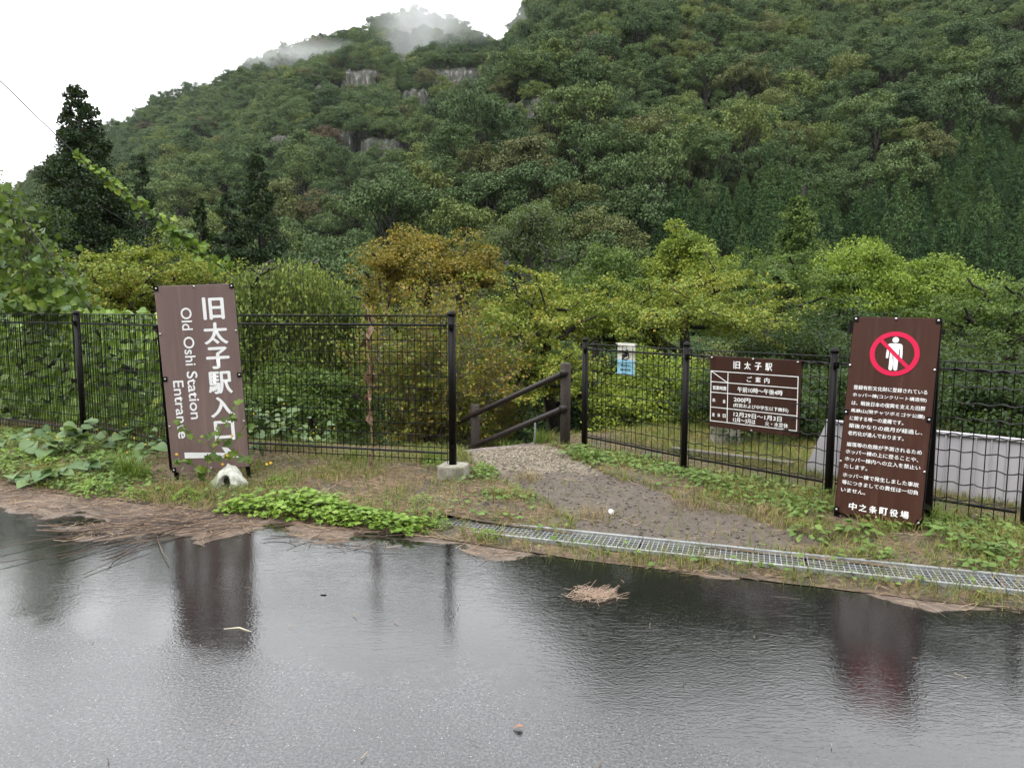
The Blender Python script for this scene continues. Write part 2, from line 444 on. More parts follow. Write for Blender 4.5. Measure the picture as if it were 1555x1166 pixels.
def blades(P, H, Wd, lean, r, segs=3):
    """curved grass blades"""
    n = len(P); a = r.uniform(0, 2 * np.pi, n)
    d = np.stack([np.cos(a), np.sin(a), np.zeros(n)], -1); s = np.stack([-np.sin(a), np.cos(a), np.zeros(n)], -1)
    vs = []
    for i in range(segs + 1):
        tt = i / segs
        c = P + d * (lean * H * tt ** 1.8)[:, None] + np.array([0, 0, 1]) * (H * tt * (1 - 0.25 * lean * tt))[:, None]
        w = (Wd * (1 - tt ** 1.5) * 0.5 + 0.0004)[:, None]
        vs += [c - s * w, c + s * w]
    Vv = np.stack(vs, 1)
    fq = []
    for i in range(segs):
        b = 2 * i; fq += [(b, b + 1, b + 3), (b, b + 3, b + 2)]
    Fx = (np.arange(n) * (2 * segs + 2))[:, None, None] + np.array(fq)[None]
    return Vv.reshape(-1, 3), Fx.reshape(-1, 3)
def tubes_np(edges, ns=5):
    """edges: list of (p0, r0, p1, r1)"""
    vs, fs = [], []
    A = np.array([e[0] for e in edges], float); B = np.array([e[2] for e in edges], float)
    r0 = np.array([e[1] for e in edges]); r1 = np.array([e[3] for e in edges])
    d = nrmz(B - A)
    ref = np.where(np.abs(d[:, 2:3]) > 0.9, np.array([[1.0, 0, 0]]), np.array([[0, 0, 1.0]]))
    a = nrmz(np.cross(d, ref)); b = np.cross(d, a)
    ang = np.arange(ns) * 2 * np.pi / ns
    ring = a[:, None] * np.cos(ang)[None, :, None] + b[:, None] * np.sin(ang)[None, :, None]
    Vv = np.concatenate([A[:, None] + ring * r0[:, None, None], B[:, None] + ring * r1[:, None, None]], 1).reshape(-1, 3)
    f = []
    for k in range(ns):
        k2 = (k + 1) % ns; f += [(k, k2, ns + k2), (k, ns + k2, ns + k)]
    Fx = (np.arange(len(edges)) * 2 * ns)[:, None, None] + np.array(f)[None]
    return Vv, Fx.reshape(-1, 3)
def skeleton(trunk, centers, rbase, r, sag=0.1, power=0.5):
    """limbs from a trunk polyline to every clump centre"""
    pos = [np.array(p, float) for p in trunk]; par = [-1] + list(range(len(trunk) - 1))
    first = max(1, int(len(trunk) * 0.35))
    cen = sorted(centers, key=lambda c: np.linalg.norm(np.asarray(c) - pos[len(trunk) // 2]))
    for c in cen:
        c = np.asarray(c, float)
        Pn = np.array(pos[first:]); dd = np.linalg.norm(Pn - c, axis=1) + 1.2 * np.maximum(0, Pn[:, 2] - c[2] + 0.1)
        j = first + int(np.argmin(dd)); p0 = pos[j]; L = np.linalg.norm(c - p0); prev = j
        for s in (0.35, 0.7, 1.0):
            q = p0 * (1 - s) + c * s + np.array([0, 0, -sag * L * math.sin(math.pi * s)]) + r.normal(size=3) * L * 0.05 * (s < 1)
            pos.append(q); par.append(prev); prev = len(pos) - 1
    cnt = np.zeros(len(pos)); kids = np.zeros(len(pos))
    for p in par:
        if p >= 0: kids[p] += 1
    for i in range(len(pos) - 1, -1, -1):
        if kids[i] == 0: cnt[i] += 1
        if par[i] >= 0: cnt[par[i]] += cnt[i]
    rad = rbase * (cnt / cnt[0]) ** power
    nt_ = len(trunk)
    rad[:nt_] = np.maximum(rad[:nt_], rbase * (1 - 0.6 * np.arange(nt_) / nt_))
    ed = [(pos[par[i]], min(rad[par[i]], rad[i] * 1.5) if i >= nt_ else rad[par[i]], pos[i], rad[i]) for i in range(1, len(pos))]
    return tubes_np(ed)
def clump_leaves(C, RR, n, size, tm, r, flat=0.5, up=0.6, droop=0.2, jit=0.3):
    """n leaves in each ellipsoidal clump C with radii RR, denser at its skin"""
    K = len(C); C = np.repeat(C, n, 0); RR = np.repeat(RR, n, 0)
    d = usph(K * n, r); rad = r.uniform(0.25, 1.0, (K * n, 1)) ** 0.5
    P = C + d * RR * rad
    N = nrmz(d * (1 - flat) + np.array([0, 0, 1.0]) * up + r.normal(size=d.shape) * jit)
    D = nrmz(r.normal(size=d.shape) * 0.6 + d * 0.8 - np.array([0, 0, 1.0]) * droop)
    S = size * r.uniform(0.6, 1.3, K * n)
    return cards(P, N, D, S, tm)
def bark(name, col): return simple(name, col, 0.8, 0.35, 5, bump=0.6, bscale=25)
M_BARK = bark('dark_wet_bark', (0.030, 0.026, 0.022))
M_BARKG = bark('grey_bark', (0.11, 0.10, 0.085))

def tree(name, label, x, y, lobes, mat, size=0.1, per=110, tm=DIAMOND, zb=None, rbase=0.12, seed=0, flat=0.4, up=0.7, droop=0.2, bk=None, trunk_top=None, lean=0.0, group=None, cat='tree', sag=0.08, spray=False):
    """lobes: (cx, cy, cz, rx, ry, rz, clumps, clump radius, clump flattening) in world metres"""
    r = np.random.default_rng(1000 + seed)
    zb = float(land(np.array(x), np.array(y))) - 0.05 if zb is None else zb
    C, RR = [], []
    for (cx, cy, cz, rx, ry, rz, k, cr, cf) in lobes:
        d = usph(k, r); d[:, 2] = np.where(d[:, 2] < -0.45, -d[:, 2] * 0.6, d[:, 2])
        rad = r.uniform(0.3, 1.0, (k, 1)) ** 0.5 * r.choice([0.85, 1.0, 1.15, 1.35], (k, 1))
        C.append(np.array([cx, cy, cz]) + d * np.array([rx, ry, rz]) * rad)
        q = cr * r.uniform(0.65, 1.3, (k, 1)); RR.append(np.concatenate([q, q, q * cf], 1))
    C = np.concatenate(C); RR = np.concatenate(RR)
    top = trunk_top if trunk_top is not None else (C[:, 2].mean() * 0.6 + C[:, 2].max() * 0.4)
    m = C.mean(0)
    tk = [(x + (m[0] - x) * s * s + r.normal() * 0.04 * (0 < s), y + (m[1] - y) * s * s, zb + (top - zb) * s) for s in np.linspace(0, 1, 7)]
    root = empty(name, (x, y, zb)); tag(root, label, cat, group)
    off = np.array([x, y, zb])
    v, f = skeleton([np.array(p) - off for p in tk], C - off, rbase, r, sag)
    link('trunk', np_mesh('trunk', v, f), bk or M_BARK, root)
    if spray:   # flat layered branch sprays reaching outward
        K = len(C); o_ = C - np.array([m[0], m[1], 0]); o_[:, 2] = 0; o_ = nrmz(o_ + 0.25 * r.normal(size=o_.shape) * np.array([1, 1, 0]))
        o_[:, 2] = r.normal(size=K) * 0.26 + 0.26; o_ = nrmz(o_); sd = nrmz(np.cross(o_, np.array([0, 0, 1.0])))
        tt = r.uniform(-0.9, 1.6, (K, per)); ww = r.normal(size=(K, per)) * 0.24 * (1.25 - 0.55 * tt)
        P = (C - off)[:, None] + o_[:, None] * (tt * RR[:, :1] * 1.35)[..., None] + sd[:, None] * (ww * RR[:, :1])[..., None] + np.array([0, 0, 1.0]) * ((r.normal(size=(K, per)) * 0.10 - 0.14 * tt ** 2 - 0.15 * ww ** 2) * RR[:, :1])[..., None]
        P = P.reshape(-1, 3); n_ = len(P); oo = np.repeat(o_, per, 0)
        v, f = cards(P, np.array([0, 0, 1.0]) + r.normal(size=(n_, 3)) * 0.35 + 0.15 * oo, oo + r.normal(size=(n_, 3)) * 0.7 - np.array([0, 0, 0.3]), size * r.uniform(0.6, 1.3, n_), tm)
    else:
        v, f = clump_leaves(C - off, RR, per, size, tm, r, flat, up, droop)
    link('crown', np_mesh('crown', v, f), mat, root)
    return root

# ------------------------------------------------------------------ hillside forest
r = np.random.default_rng(5)
def forest_mat(name, stops, transl=0.15):
    t = NT(name)
    rnd = t.n('ShaderNodeObjectInfo').outputs['Random']
    c = t.ramp(rnd, stops)
    isl = t.n('ShaderNodeNewGeometry').outputs['Random Per Island']
    hv = t.n('ShaderNodeHueSaturation'); t.put(hv.inputs['Color'], c)
    t.put(hv.inputs['Value'], t.math('ADD', t.math('MULTIPLY', isl, 1.0), 0.62))
    t.put(hv.inputs['Hue'], t.math('ADD', t.math('MULTIPLY', isl, 0.03), 0.485))
    t.set(color=hv.outputs[0], rough=0.6, spec=0.15)
    tr = t.n('ShaderNodeBsdfTranslucent'); t.put(tr.inputs['Color'], hv.outputs[0])
    mx = t.n('ShaderNodeMixShader'); mx.inputs[0].default_value = transl
    t.t.links.new(t.b.outputs[0], mx.inputs[1]); t.t.links.new(tr.outputs[0], mx.inputs[2])
    t.t.links.new(mx.outputs[0], t.out.inputs['Surface'])
    return t.m
M_FOREST = forest_mat('hillside_leaves', [(0.0, (0.034, 0.060, 0.024)), (0.2, (0.064, 0.100, 0.033)), (0.4, (0.046, 0.076, 0.029)), (0.6, (0.084, 0.118, 0.036)), (0.75, (0.054, 0.088, 0.032)), (0.9, (0.110, 0.140, 0.036)), (0.975, (0.086, 0.090, 0.036)), (1.0, (0.090, 0.062, 0.036))], 0.08)
M_CEDAR = forest_mat('cedar_needles', [(0.0, (0.026, 0.056, 0.018)), (0.5, (0.044, 0.084, 0.026)), (1.0, (0.066, 0.112, 0.032))], 0.1)
def broadleaf_mesh(seed):
    """a hillside crown of radius 1 standing on z=0, made of overlapping leafy lobes"""
    r = np.random.default_rng(seed)
    L, RR = [(0, 0, 1.0)], [(0.62, 0.62, 0.5)]
    for k in range(15):
        a = r.uniform(0, 6.28); e = r.uniform(-0.25, 1.1); q = r.uniform(0.5, 0.85)
        L.append((q * math.cos(a) * math.cos(e), q * math.sin(a) * math.cos(e), 0.95 + 0.62 * math.sin(e)))
        s = r.uniform(0.22, 0.42); RR.append((s, s, s * r.uniform(0.5, 0.8)))
    L, RR = np.array(L), np.array(RR)
    sub = []; subr = []
    for c, q in zip(L, RR):
        for _ in range(7):
            d = usph(1, r)[0]; d[2] = abs(d[2]) if r.random() < 0.75 else d[2]
            sub.append(c + d * q * 0.9); s = r.uniform(0.11, 0.22); subr.append((s, s, s * 0.46))
    v1 = clump_leaves(np.array(sub), np.array(subr), 64, 0.056, DIAMOND, r, 0.0, 0.6, 0.25, 0.15)
    ed = [(np.array([0, 0, -1.0]), 0.05, np.array([0.02, 0, 0.6]), 0.035)] + [(np.array([0.02, 0, r.uniform(0.1, 0.6)]), 0.022, c * np.array([0.9, 0.9, 1]), 0.008) for c in L[1:]]
    v2 = tubes_np(ed, 4)
    V, Fx = merge([v1, v2])
    me = np_mesh('forest_tree', V, Fx, mi=[0] * len(v1[1]) + [1] * len(v2[1]))
    me.materials.append(M_FOREST); me.materials.append(M_BARK)
    return me
def cedar_np(seed, H, Rm, tiers, per, size, nleaf, fall=0.75, jag=0.25, lp=(0.2, 0.45, 0.0, 0.5)):
    """cone of drooping sprays"""
    r = np.random.default_rng(seed); C, RR = [], []
    for i in range(tiers):
        t_ = min(0.985, ((i + r.uniform(0, 0.6)) / tiers) ** 0.85)
        rad = Rm * (1 - t_) ** fall * (1 + jag * r.normal()) + 0.03 * Rm
        k = max(3, int(per * (1 - t_) ** 0.6))
        for j in range(k):
            a = r.uniform(0, 6.283); q = rad * r.uniform(0.45, 1.0) ** 0.6
            C.append((q * math.cos(a), q * math.sin(a), H * (0.06 + 0.94 * t_) - 0.10 * q + r.normal() * 0.01 * H))
            s = (0.045 + 0.26 * (1 - t_)) * Rm * r.uniform(0.7, 1.2); RR.append((s, s, s * 0.75))
    C, RR = np.array(C), np.array(RR)
    return C, RR, clump_leaves(C, RR, nleaf, size, (NARROW[0] * np.array([1.9, 1, 1]), NARROW[1]), r, *lp)
def cedar_mesh(seed):
    C, RR, v1 = cedar_np(seed, 3.4, 1.0, 24, 13, 0.10, 34, 0.95, 0.10, (0.0, 0.6, 0.15, 0.25))
    v2 = tubes_np([(np.array([0, 0, -0.8]), 0.08, np.array([0, 0, 3.3]), 0.01)], 5)
    V, Fx = merge([v1, v2])
    me = np_mesh('cedar_tree', V, Fx, mi=[0] * len(v1[1]) + [1] * len(v2[1]))
    me.materials.append(M_CEDAR); me.materials.append(M_BARK)
    return me
BROAD = [broadleaf_mesh(200 + i) for i in range(6)]
CEDAR = [cedar_mesh(300 + i) for i in range(4)]
CLIFFS = [  # px rectangle and distance of the rock faces
(470, 512, 128, 150, 300), (512, 576, 104, 152, 300), (604, 660, 132, 176, 285), (655, 745, 100, 146, 310), (500, 540, 196, 240, 245), (540, 612, 206, 246, 245), (762, 868, 142, 182, 141), (400, 440, 205, 240, 255)]
def hit(px, py):
    yy = np.linspace(66, 640, 2300); P_ = np.array([0, 0, CH])[None] + _ray(px, py)[None] * (yy / _ray(px, py)[1])[:, None]
    k = np.nonzero(far_z(P_[:, 0], P_[:, 1]) > P_[:, 2])[0]
    return float(yy[k[0]]) if len(k) else 330.0
CLIFFS = [(a, b, c_, d_, hit((a + b) / 2, d_ + 3)) for (a, b, c_, d_, _) in CLIFFS]
def scatter(x0, x1, y0, y1, sp, kind):
    nx, ny = int((x1 - x0) / sp), int((y1 - y0) / sp)
    gx, gy = np.meshgrid(np.arange(nx), np.arange(ny), indexing='ij')
    x = x0 + (gx + r.uniform(0.1, 0.9, gx.shape)) * sp; y = y0 + (gy + r.uniform(0.1, 0.9, gx.shape)) * sp
    return np.stack([x.ravel(), y.ravel()], 1)
A = np.concatenate([scatter(-430, 75, 122, 550, 8.0, 0), ])
B = np.concatenate([scatter(-30, 300, 60, 250, 5.8, 0), scatter(-30, 460, 250, 620, 9.5, 0)])
A = A[(np.abs(A[:, 0]) < 0.86 * A[:, 1])]; B = B[(np.abs(B[:, 0]) < 0.95 * B[:, 1])]
hA, hB = m1(A[:, 0], A[:, 1]), m2(A[:, 0], A[:, 1])
A = A[hA >= hB - 1.0]
h1, h2 = m1(B[:, 0], B[:, 1]), m2(B[:, 0], B[:, 1])
B = B[h2 > h1 + 1.0]
allp = np.concatenate([A, B]); isB = np.arange(len(allp)) >= len(A)
ced_line = np.interp(allp[:, 0] / allp[:, 1], [-0.9, 0.1, 0.18, 0.36, 0.50, 0.56, 0.72, 0.95], [0, 0, 92, 100, 100, 108, 124, 130])
is_c = isB & (allp[:, 1] < ced_line)
keep = np.ones(len(allp), bool)
zz = far_z(allp[:, 0], allp[:, 1])
fpx, fpy, fd = proj(np.stack([allp[:, 0], allp[:, 1], zz + 5], 1))
for (a, b, c_, d_, Yc) in CLIFFS:
    keep &= ~((fpx > a - 4) & (fpx < b + 4) & (fpy > c_ - 3) & (fpy < d_ + 16) & (allp[:, 1] < Yc + 6) & (allp[:, 1] > Yc - 27))
allp, is_c, zz, isB = allp[keep], is_c[keep], zz[keep], isB[keep]
# a denser row of young cedars at the foot of the right-hand slope
CP = scatter(14, 118, 68, 128, 3.5, 1)
CP = CP[(CP[:, 0] / CP[:, 1] > 0.13) & (CP[:, 1] < np.interp(CP[:, 0] / CP[:, 1], [0.13, 0.2, 0.36, 0.50, 0.56, 0.72, 1.0], [90, 97, 104, 104, 112, 128, 134]))]
allp = np.concatenate([allp[~is_c], CP]); zz = np.concatenate([zz[~is_c], far_z(CP[:, 0], CP[:, 1])])
isB = np.concatenate([isB[~is_c], np.ones(len(CP), bool)]); is_c = np.concatenate([np.zeros(len(allp) - len(CP), bool), np.ones(len(CP), bool)])
ex, ez_, eb = [], [], []
for (a, b, c_, d_, Yc) in CLIFFS:
    for px_ in np.arange(a - 6, b + 6, 15 * 230 / Yc):
        for (py_, dY, dz) in ((c_ + 1, 5.0, -2.5), (d_ + 6, -3.5, -3.5)):
            p = at(px_ + r.normal() * 5, py_ + r.normal() * 4, Yc + dY); ex.append(p[:2]); ez_.append(p[2] + dz); eb.append(Yc < 215)
allp = np.concatenate([allp, np.array(ex)]); zz = np.concatenate([zz, np.array(ez_)]); isB = np.concatenate([isB, np.array(eb)]); is_c = np.concatenate([is_c, np.zeros(len(ex), bool)]); n_extra = len(ex)
n = len(allp)
rad = np.where(is_c, r.uniform(1.5, 2.3, n), np.where(isB, r.uniform(2.8, 5.5, n), r.uniform(3.6, 7.2, n)))
rad = np.where(~is_c & ~isB, rad * 1.12, rad)
rad = np.where(~is_c & (allp[:, 1] > 260) & isB, rad * 1.5, rad)
rad[-n_extra:] *= 0.62
hgt = np.where(is_c, rad * r.uniform(1.0, 1.3, n), rad * r.uniform(0.95, 1.45, n))
rot = r.uniform(0, 6.283, n)
var = np.where(is_c, r.integers(0, 4, n), r.integers(0, 6, n))
base = np.stack([allp[:, 0], allp[:, 1], zz + np.where(is_c, r.uniform(-0.5, 1.2, n), rad * 0.05 + r.uniform(-1.4, 1.6, n))], 1)
# which of them show: a coarse depth-ordered coverage test from the road
cx, cyy, dd = proj(base + np.stack([0 * rad, 0 * rad, np.where(is_c, 1.8, 1.0) * hgt], 1))
cover = np.zeros((390, 292), bool); vis = np.zeros(n)
for i in np.argsort(dd):
    rp = rad[i] * FPX / dd[i] / 4; ry = rp * (1.7 if is_c[i] else 0.9)
    ix0, ix1, iy0, iy1 = int(cx[i] / 4 - rp), int(cx[i] / 4 + rp) + 1, int(cyy[i] / 4 - ry), int(cyy[i] / 4 + ry) + 1
    ix0, iy0 = max(0, ix0), max(0, iy0)
    if ix1 <= ix0 or iy1 <= iy0 or ix0 >= 389 or iy0 >= 112: continue
    w = cover[ix0:ix1, iy0:min(iy1, 112)]; vis[i] = (~w).sum(); w[:] = True
order = np.argsort(-vis)
ind = set([i for i in order if not is_c[i] and vis[i] > 6][:285]) | set([i for i in order if is_c[i] and vis[i] > 4][:285])
protos = {}
LB = {0: 'broadleaf tree in the green forest on the misty left mountain', 1: 'broadleaf tree in the green forest on the steep right mountainside', 2: 'dark conical cedar in the plantation at the foot of the right mountainside'}
for i in range(n):
    if i not in ind: continue
    me = (CEDAR if is_c[i] else BROAD)[var[i]]
    o = bpy.data.objects.new('cedar_tree' if is_c[i] else 'forest_tree', me)
    COL.objects.link(o)
    o.location = base[i]; o.rotation_euler = (0, 0, rot[i]); o.scale = (rad[i], rad[i], hgt[i])
    k = 2 if is_c[i] else int(isB[i])
    tag(o, LB[k], 'tree', ['forest trees on the left mountain', 'forest trees on the right mountainside', 'plantation cedars'][k])
    protos.setdefault((bool(is_c[i]), int(var[i])), o)
def mass(name, sel, keys, label, cat):
    """the rest of a wood as one object: points carrying instances of the trees built above"""
    sel = np.array(sel)
    me = bpy.data.meshes.new(name)
    me.vertices.add(len(sel)); me.vertices.foreach_set('co', base[sel].astype(np.float32).ravel())
    for nm, typ, dat, key in (('tilt', 'FLOAT_VECTOR', np.stack([0 * rot[sel], 0 * rot[sel], rot[sel]], 1), 'vector'), ('grow', 'FLOAT_VECTOR', np.stack([rad[sel], rad[sel], hgt[sel]], 1), 'vector')):
        a = me.attributes.new(nm, typ, 'POINT'); a.data.foreach_set(key, dat.astype(np.float32).ravel())
    a = me.attributes.new('pick', 'INT', 'POINT'); a.data.foreach_set('value', (var[sel] % len(keys)).astype(np.int32))
    o = bpy.data.objects.new(name, me); COL.objects.link(o)
    ng = bpy.data.node_groups.new(name, 'GeometryNodeTree')
    ng.interface.new_socket('Geometry', in_out='INPUT', socket_type='NodeSocketGeometry')
    ng.interface.new_socket('Geometry', in_out='OUTPUT', socket_type='NodeSocketGeometry')
    gi, go = ng.nodes.new('NodeGroupInput'), ng.nodes.new('NodeGroupOutput')
    ip = ng.nodes.new('GeometryNodeInstanceOnPoints'); jn = ng.nodes.new('GeometryNodeJoinGeometry')
    for k in keys:
        oi = ng.nodes.new('GeometryNodeObjectInfo'); oi.transform_space = 'ORIGINAL'
        oi.inputs['Object'].default_value = protos[k]; oi.inputs['As Instance'].default_value = True
        ng.links.new(oi.outputs['Geometry'], jn.inputs[0])
    def na(nm, typ):
        x = ng.nodes.new('GeometryNodeInputNamedAttribute'); x.data_type = typ; x.inputs['Name'].default_value = nm
        return [s for s in x.outputs if s.enabled and s.name == 'Attribute'][0]
    ng.links.new(gi.outputs[0], ip.inputs['Points']); ng.links.new(jn.outputs[0], ip.inputs['Instance'])
    ip.inputs['Pick Instance'].default_value = True
    ng.links.new(na('pick', 'INT'), ip.inputs['Instance Index'])
    ng.links.new(na('tilt', 'FLOAT_VECTOR'), ip.inputs['Rotation'])
    ng.links.new(na('grow', 'FLOAT_VECTOR'), ip.inputs['Scale'])
    ng.links.new(ip.outputs[0], go.inputs[0])
    md = o.modifiers.new('trees', 'NODES'); md.node_group = ng
    tag(o, label, cat, kind='stuff')
rest = [i for i in range(n) if i not in ind]
bk = [k for k in protos if not k[0]]; ck = [k for k in protos if k[0]]
mass('forest', [i for i in rest if not is_c[i]], bk, 'mixed green broadleaf forest covering both mountainsides', 'forest')
UG = np.concatenate([scatter(10, 70, 66, 84, 2.6, 0), scatter(-60, 60, 20, 66, 1.9, 0), scatter(-30, 30, 11.8, 20, 1.15, 0)])
UG = UG[(np.abs(UG[:, 0]) < 0.9 * UG[:, 1] + 2) & ~((UG[:, 1] < 13) & (UG[:, 0] > -2.2) & (UG[:, 0] < 0.6))]
m_ = len(UG); n0 = len(base)
ur = np.where(UG[:, 1] < 20, r.uniform(0.45, 0.9, m_), r.uniform(0.9, 1.8, m_))
base = np.concatenate([base, np.stack([UG[:, 0], UG[:, 1], land(UG[:, 0], UG[:, 1]) - 0.1], 1)]); rad = np.concatenate([rad, ur]); hgt = np.concatenate([hgt, ur * r.uniform(0.7, 1.1, m_)]); rot = np.concatenate([rot, r.uniform(0, 6.28, m_)]); var = np.concatenate([var, r.integers(0, 6, m_)])
mass('undergrowth', list(range(n0, n0 + m_)), bk, 'low green undergrowth on the valley floor behind the fences', 'undergrowth')
cr_ = [i for i in rest if is_c[i]]
if cr_: mass('cedar_wood', cr_, ck, 'rest of the dark cedar plantation low on the right slope', 'forest')

# ---- cliffs
t = NT('columnar_rock')
v = t.pos((1, 1, 0.18))
c = t.ramp(t.noise(0.9, 6, 0.7, v), [(0.3, (0.018, 0.017, 0.015)), (0.5, (0.055, 0.050, 0.046)), (0.70, (0.27, 0.25, 0.235))])
c = t.mix(t.ramp(t.noise(0.35, 4), [(0.42, 0.0), (0.58, 0.9)]), c, (0.024, 0.036, 0.016))
M_ROCK = t.set(color=c, rough=0.85, normal=t.bump(t.noise(1.2, 5, 0.7, v), 1.0, 0.6))
for ci, (a, b, c_, d_, Yc) in enumerate(CLIFFS):
    p0, p1 = at(a, d_ + 6, Yc), at(b, c_ - 3, Yc)
    nx, nz = 60, 16
    U, W = np.meshgrid(np.linspace(0, 1, nx), np.linspace(0, 1, nz), indexing='ij')
    X = p0[0] + (p1[0] - p0[0]) * U; Z = p0[2] + (p1[2] - p0[2]) * W
    col = vnoise(U * (b - a) / 7, W * 0.7, 80 + ci); col2 = vnoise(U * (b - a) / 2.6, W * 2, 90 + ci)
    Y = Yc + 3.0 * W - 3.0 * np.floor(col * 4) / 4 - 1.1 * col2 + 9 * (np.abs(U - 0.5) * 2) ** 4 + 3 * sst(0.8, 1, W)
    Z = Z + (vnoise(U * (b - a) / 9, U * 0, 95 + ci) - 0.5) * 1.2 * W
    Vv = np.stack([X, Y, Z], -1).reshape(-1, 3); I = np.arange(nx - 1)[:, None] * nz + np.arange(nz - 1)[None]
    tag(link('cliff', np_mesh('cliff', Vv, np.stack([I, I + nz, I + nz + 1, I + 1], -1).reshape(-1, 4)), M_ROCK), kind='structure')

# ------------------------------------------------------------------ trees between the fences and the mountain
G_DARK = leaf('dark_leaves', [(0.0, (0.0176, 0.0374, 0.0132)), (0.5, (0.033, 0.0638, 0.0198)), (1.0, (0.0682, 0.1045, 0.0286))])
G_MID = leaf('green_leaves', [(0.0, (0.0512, 0.095, 0.0242)), (0.5, (0.0914, 0.152, 0.0346)), (1.0, (0.1737, 0.2333, 0.0449))])
G_GREY = leaf('grey_green_leaves', [(0.0, (0.043, 0.0658, 0.0304)), (0.5, (0.0759, 0.1063, 0.043)), (1.0, (0.1138, 0.1417, 0.0569))])
G_YEL = leaf('yellow_green_leaves', [(0.0, (0.0714, 0.1362, 0.0228)), (0.45, (0.1694, 0.2375, 0.0341)), (0.8, (0.3031, 0.3406, 0.0455)), (1.0, (0.3566, 0.3096, 0.0569))])
G_CHERRY = leaf('turning_cherry_leaves', [(0.0, (0.0653, 0.1276, 0.0245)), (0.42, (0.1728, 0.231, 0.0326)), (0.72, (0.288, 0.297, 0.0449)), (0.88, (0.384, 0.2749, 0.053)), (1.0, (0.4609, 0.1871, 0.0449))])
G_ORANGE = leaf('orange_leaves', [(0.0, (0.0663, 0.0752, 0.0132)), (0.4, (0.1792, 0.1442, 0.0211)), (0.75, (0.272, 0.1882, 0.0264)), (1.0, (0.3317, 0.2006, 0.0317))])
G_RUST = leaf('rust_leaves', [(0.0, (0.0592, 0.1139, 0.0193)), (0.35, (0.1419, 0.19, 0.0276)), (0.6, (0.2364, 0.1976, 0.0359)), (0.85, (0.2956, 0.1672, 0.0414)), (1.0, (0.3548, 0.2584, 0.062))])
G_LIME = leaf('lime_leaves', [(0.0, (0.1025, 0.1704, 0.0287)), (0.5, (0.2051, 0.296, 0.0431)), (1.0, (0.3418, 0.4126, 0.0628))], transl=0.35)
G_WILLOW = leaf('willow_leaves', [(0.0, (0.0639, 0.1127, 0.0293)), (0.5, (0.1595, 0.2251, 0.046)), (1.0, (0.3098, 0.3376, 0.0668))])

def pxl(x0, x1, y0, y1, Y, k, cr, cf=0.6, depth=1.0, dy=0.0):
    """a crown lobe that spans this width and height at distance Y"""
    c = at((x0 + x1) / 2, (y0 + y1) / 2, Y + dy); rx = (x1 - x0) / 2 / FPX * Y; rz = (y1 - y0) / 2 / FPX * Y
    return (c[0], c[1], c[2], rx, rx * depth, rz, k, cr, cf)
def xw(px, Y): return (px - 777.5) / FPX * Y
# pale, far
tree('locust_tree', 'feathery grey-green tree rising behind the orange trees, below the ridge gully', xw(800, 34), 34, [pxl(735, 868, 335, 470, 34, 46, 0.75, 0.5), pxl(770, 860, 305, 400, 34, 18, 0.7, 0.5)], G_GREY, 0.119, 166, seed=1, rbase=0.22, trunk_top=6.0)
tree('round_tree', 'rounded ochre-orange crowned tree over the middle of the left fence', xw(640, 21), 21, [pxl(545, 740, 372, 520, 21, 60, 0.5, 0.55), pxl(590, 690, 350, 420, 21, 20, 0.42, 0.55), pxl(690, 770, 380, 470, 21, 18, 0.42, 0.55)], G_ORANGE, 0.081, 297, seed=2, rbase=0.2)
tree('leafy_tree', 'fresh green bushy tree between the grey-green tree and the yellow mottled tree', xw(895, 24), 24, [pxl(850, 985, 388, 520, 24, 44, 0.55, 0.6), pxl(905, 965, 372, 430, 24, 10, 0.4, 0.6)], G_MID, 0.091, 262, seed=3)
tree('mottled_tree', 'tall dome of green leaves with yellowed tips behind the spreading cherry', xw(1040, 24), 24, [pxl(968, 1120, 415, 545, 24, 56, 0.5, 0.55), pxl(982, 1106, 382, 480, 24, 40, 0.45, 0.55), pxl(1010, 1076, 348, 430, 24, 22, 0.36, 0.6)], G_YEL, 0.084, 280, seed=4, rbase=0.2)
tree('dark_maple', 'dark green tree with bare fanning limbs left of the warning board', xw(1178, 17), 17, [pxl(1105, 1245, 400, 500, 17, 55, 0.4, 0.4), pxl(1130, 1220, 392, 430, 17, 14, 0.35, 0.4)], G_MID, 0.059, 262, seed=5, rbase=0.16, sag=0.02, spray=True)
tree('lime_tree', 'rounded tree with lime-yellow top just left above the warning board', xw(1290, 22), 22, [pxl(1222, 1365, 385, 500, 22, 52, 0.5, 0.6), pxl(1275, 1345, 368, 420, 22, 14, 0.4, 0.6)], G_LIME, 0.084, 262, seed=6)
tree('lime_tree', 'broad lime-yellow tree above and right of the warning board', xw(1430, 22), 22, [pxl(1360, 1510, 405, 520, 22, 56, 0.5, 0.55), pxl(1385, 1450, 394, 440, 22, 14, 0.4, 0.6)], G_LIME, 0.084, 262, seed=7)
tree('spreading_tree', 'dark green spreading tree filling the right edge over the fence', xw(1530, 15), 15, [pxl(1440, 1640, 432, 560, 15, 70, 0.45, 0.35)], G_MID, 0.059, 245, seed=8, rbase=0.15, spray=True)
tree('undergrowth_tree', 'dark low tree behind the warning board and the ribbed grey cover', xw(1400, 13), 13, [pxl(1290, 1560, 500, 660, 13, 80, 0.4, 0.5)], G_DARK, 0.052, 227, seed=9, rbase=0.12, spray=True)
tree('undergrowth_tree', 'dark green thicket behind the brown opening-hours board', xw(1210, 13), 13, [pxl(1120, 1300, 480, 680, 13, 80, 0.4, 0.55)], G_DARK, 0.056, 245, seed=10, rbase=0.12)
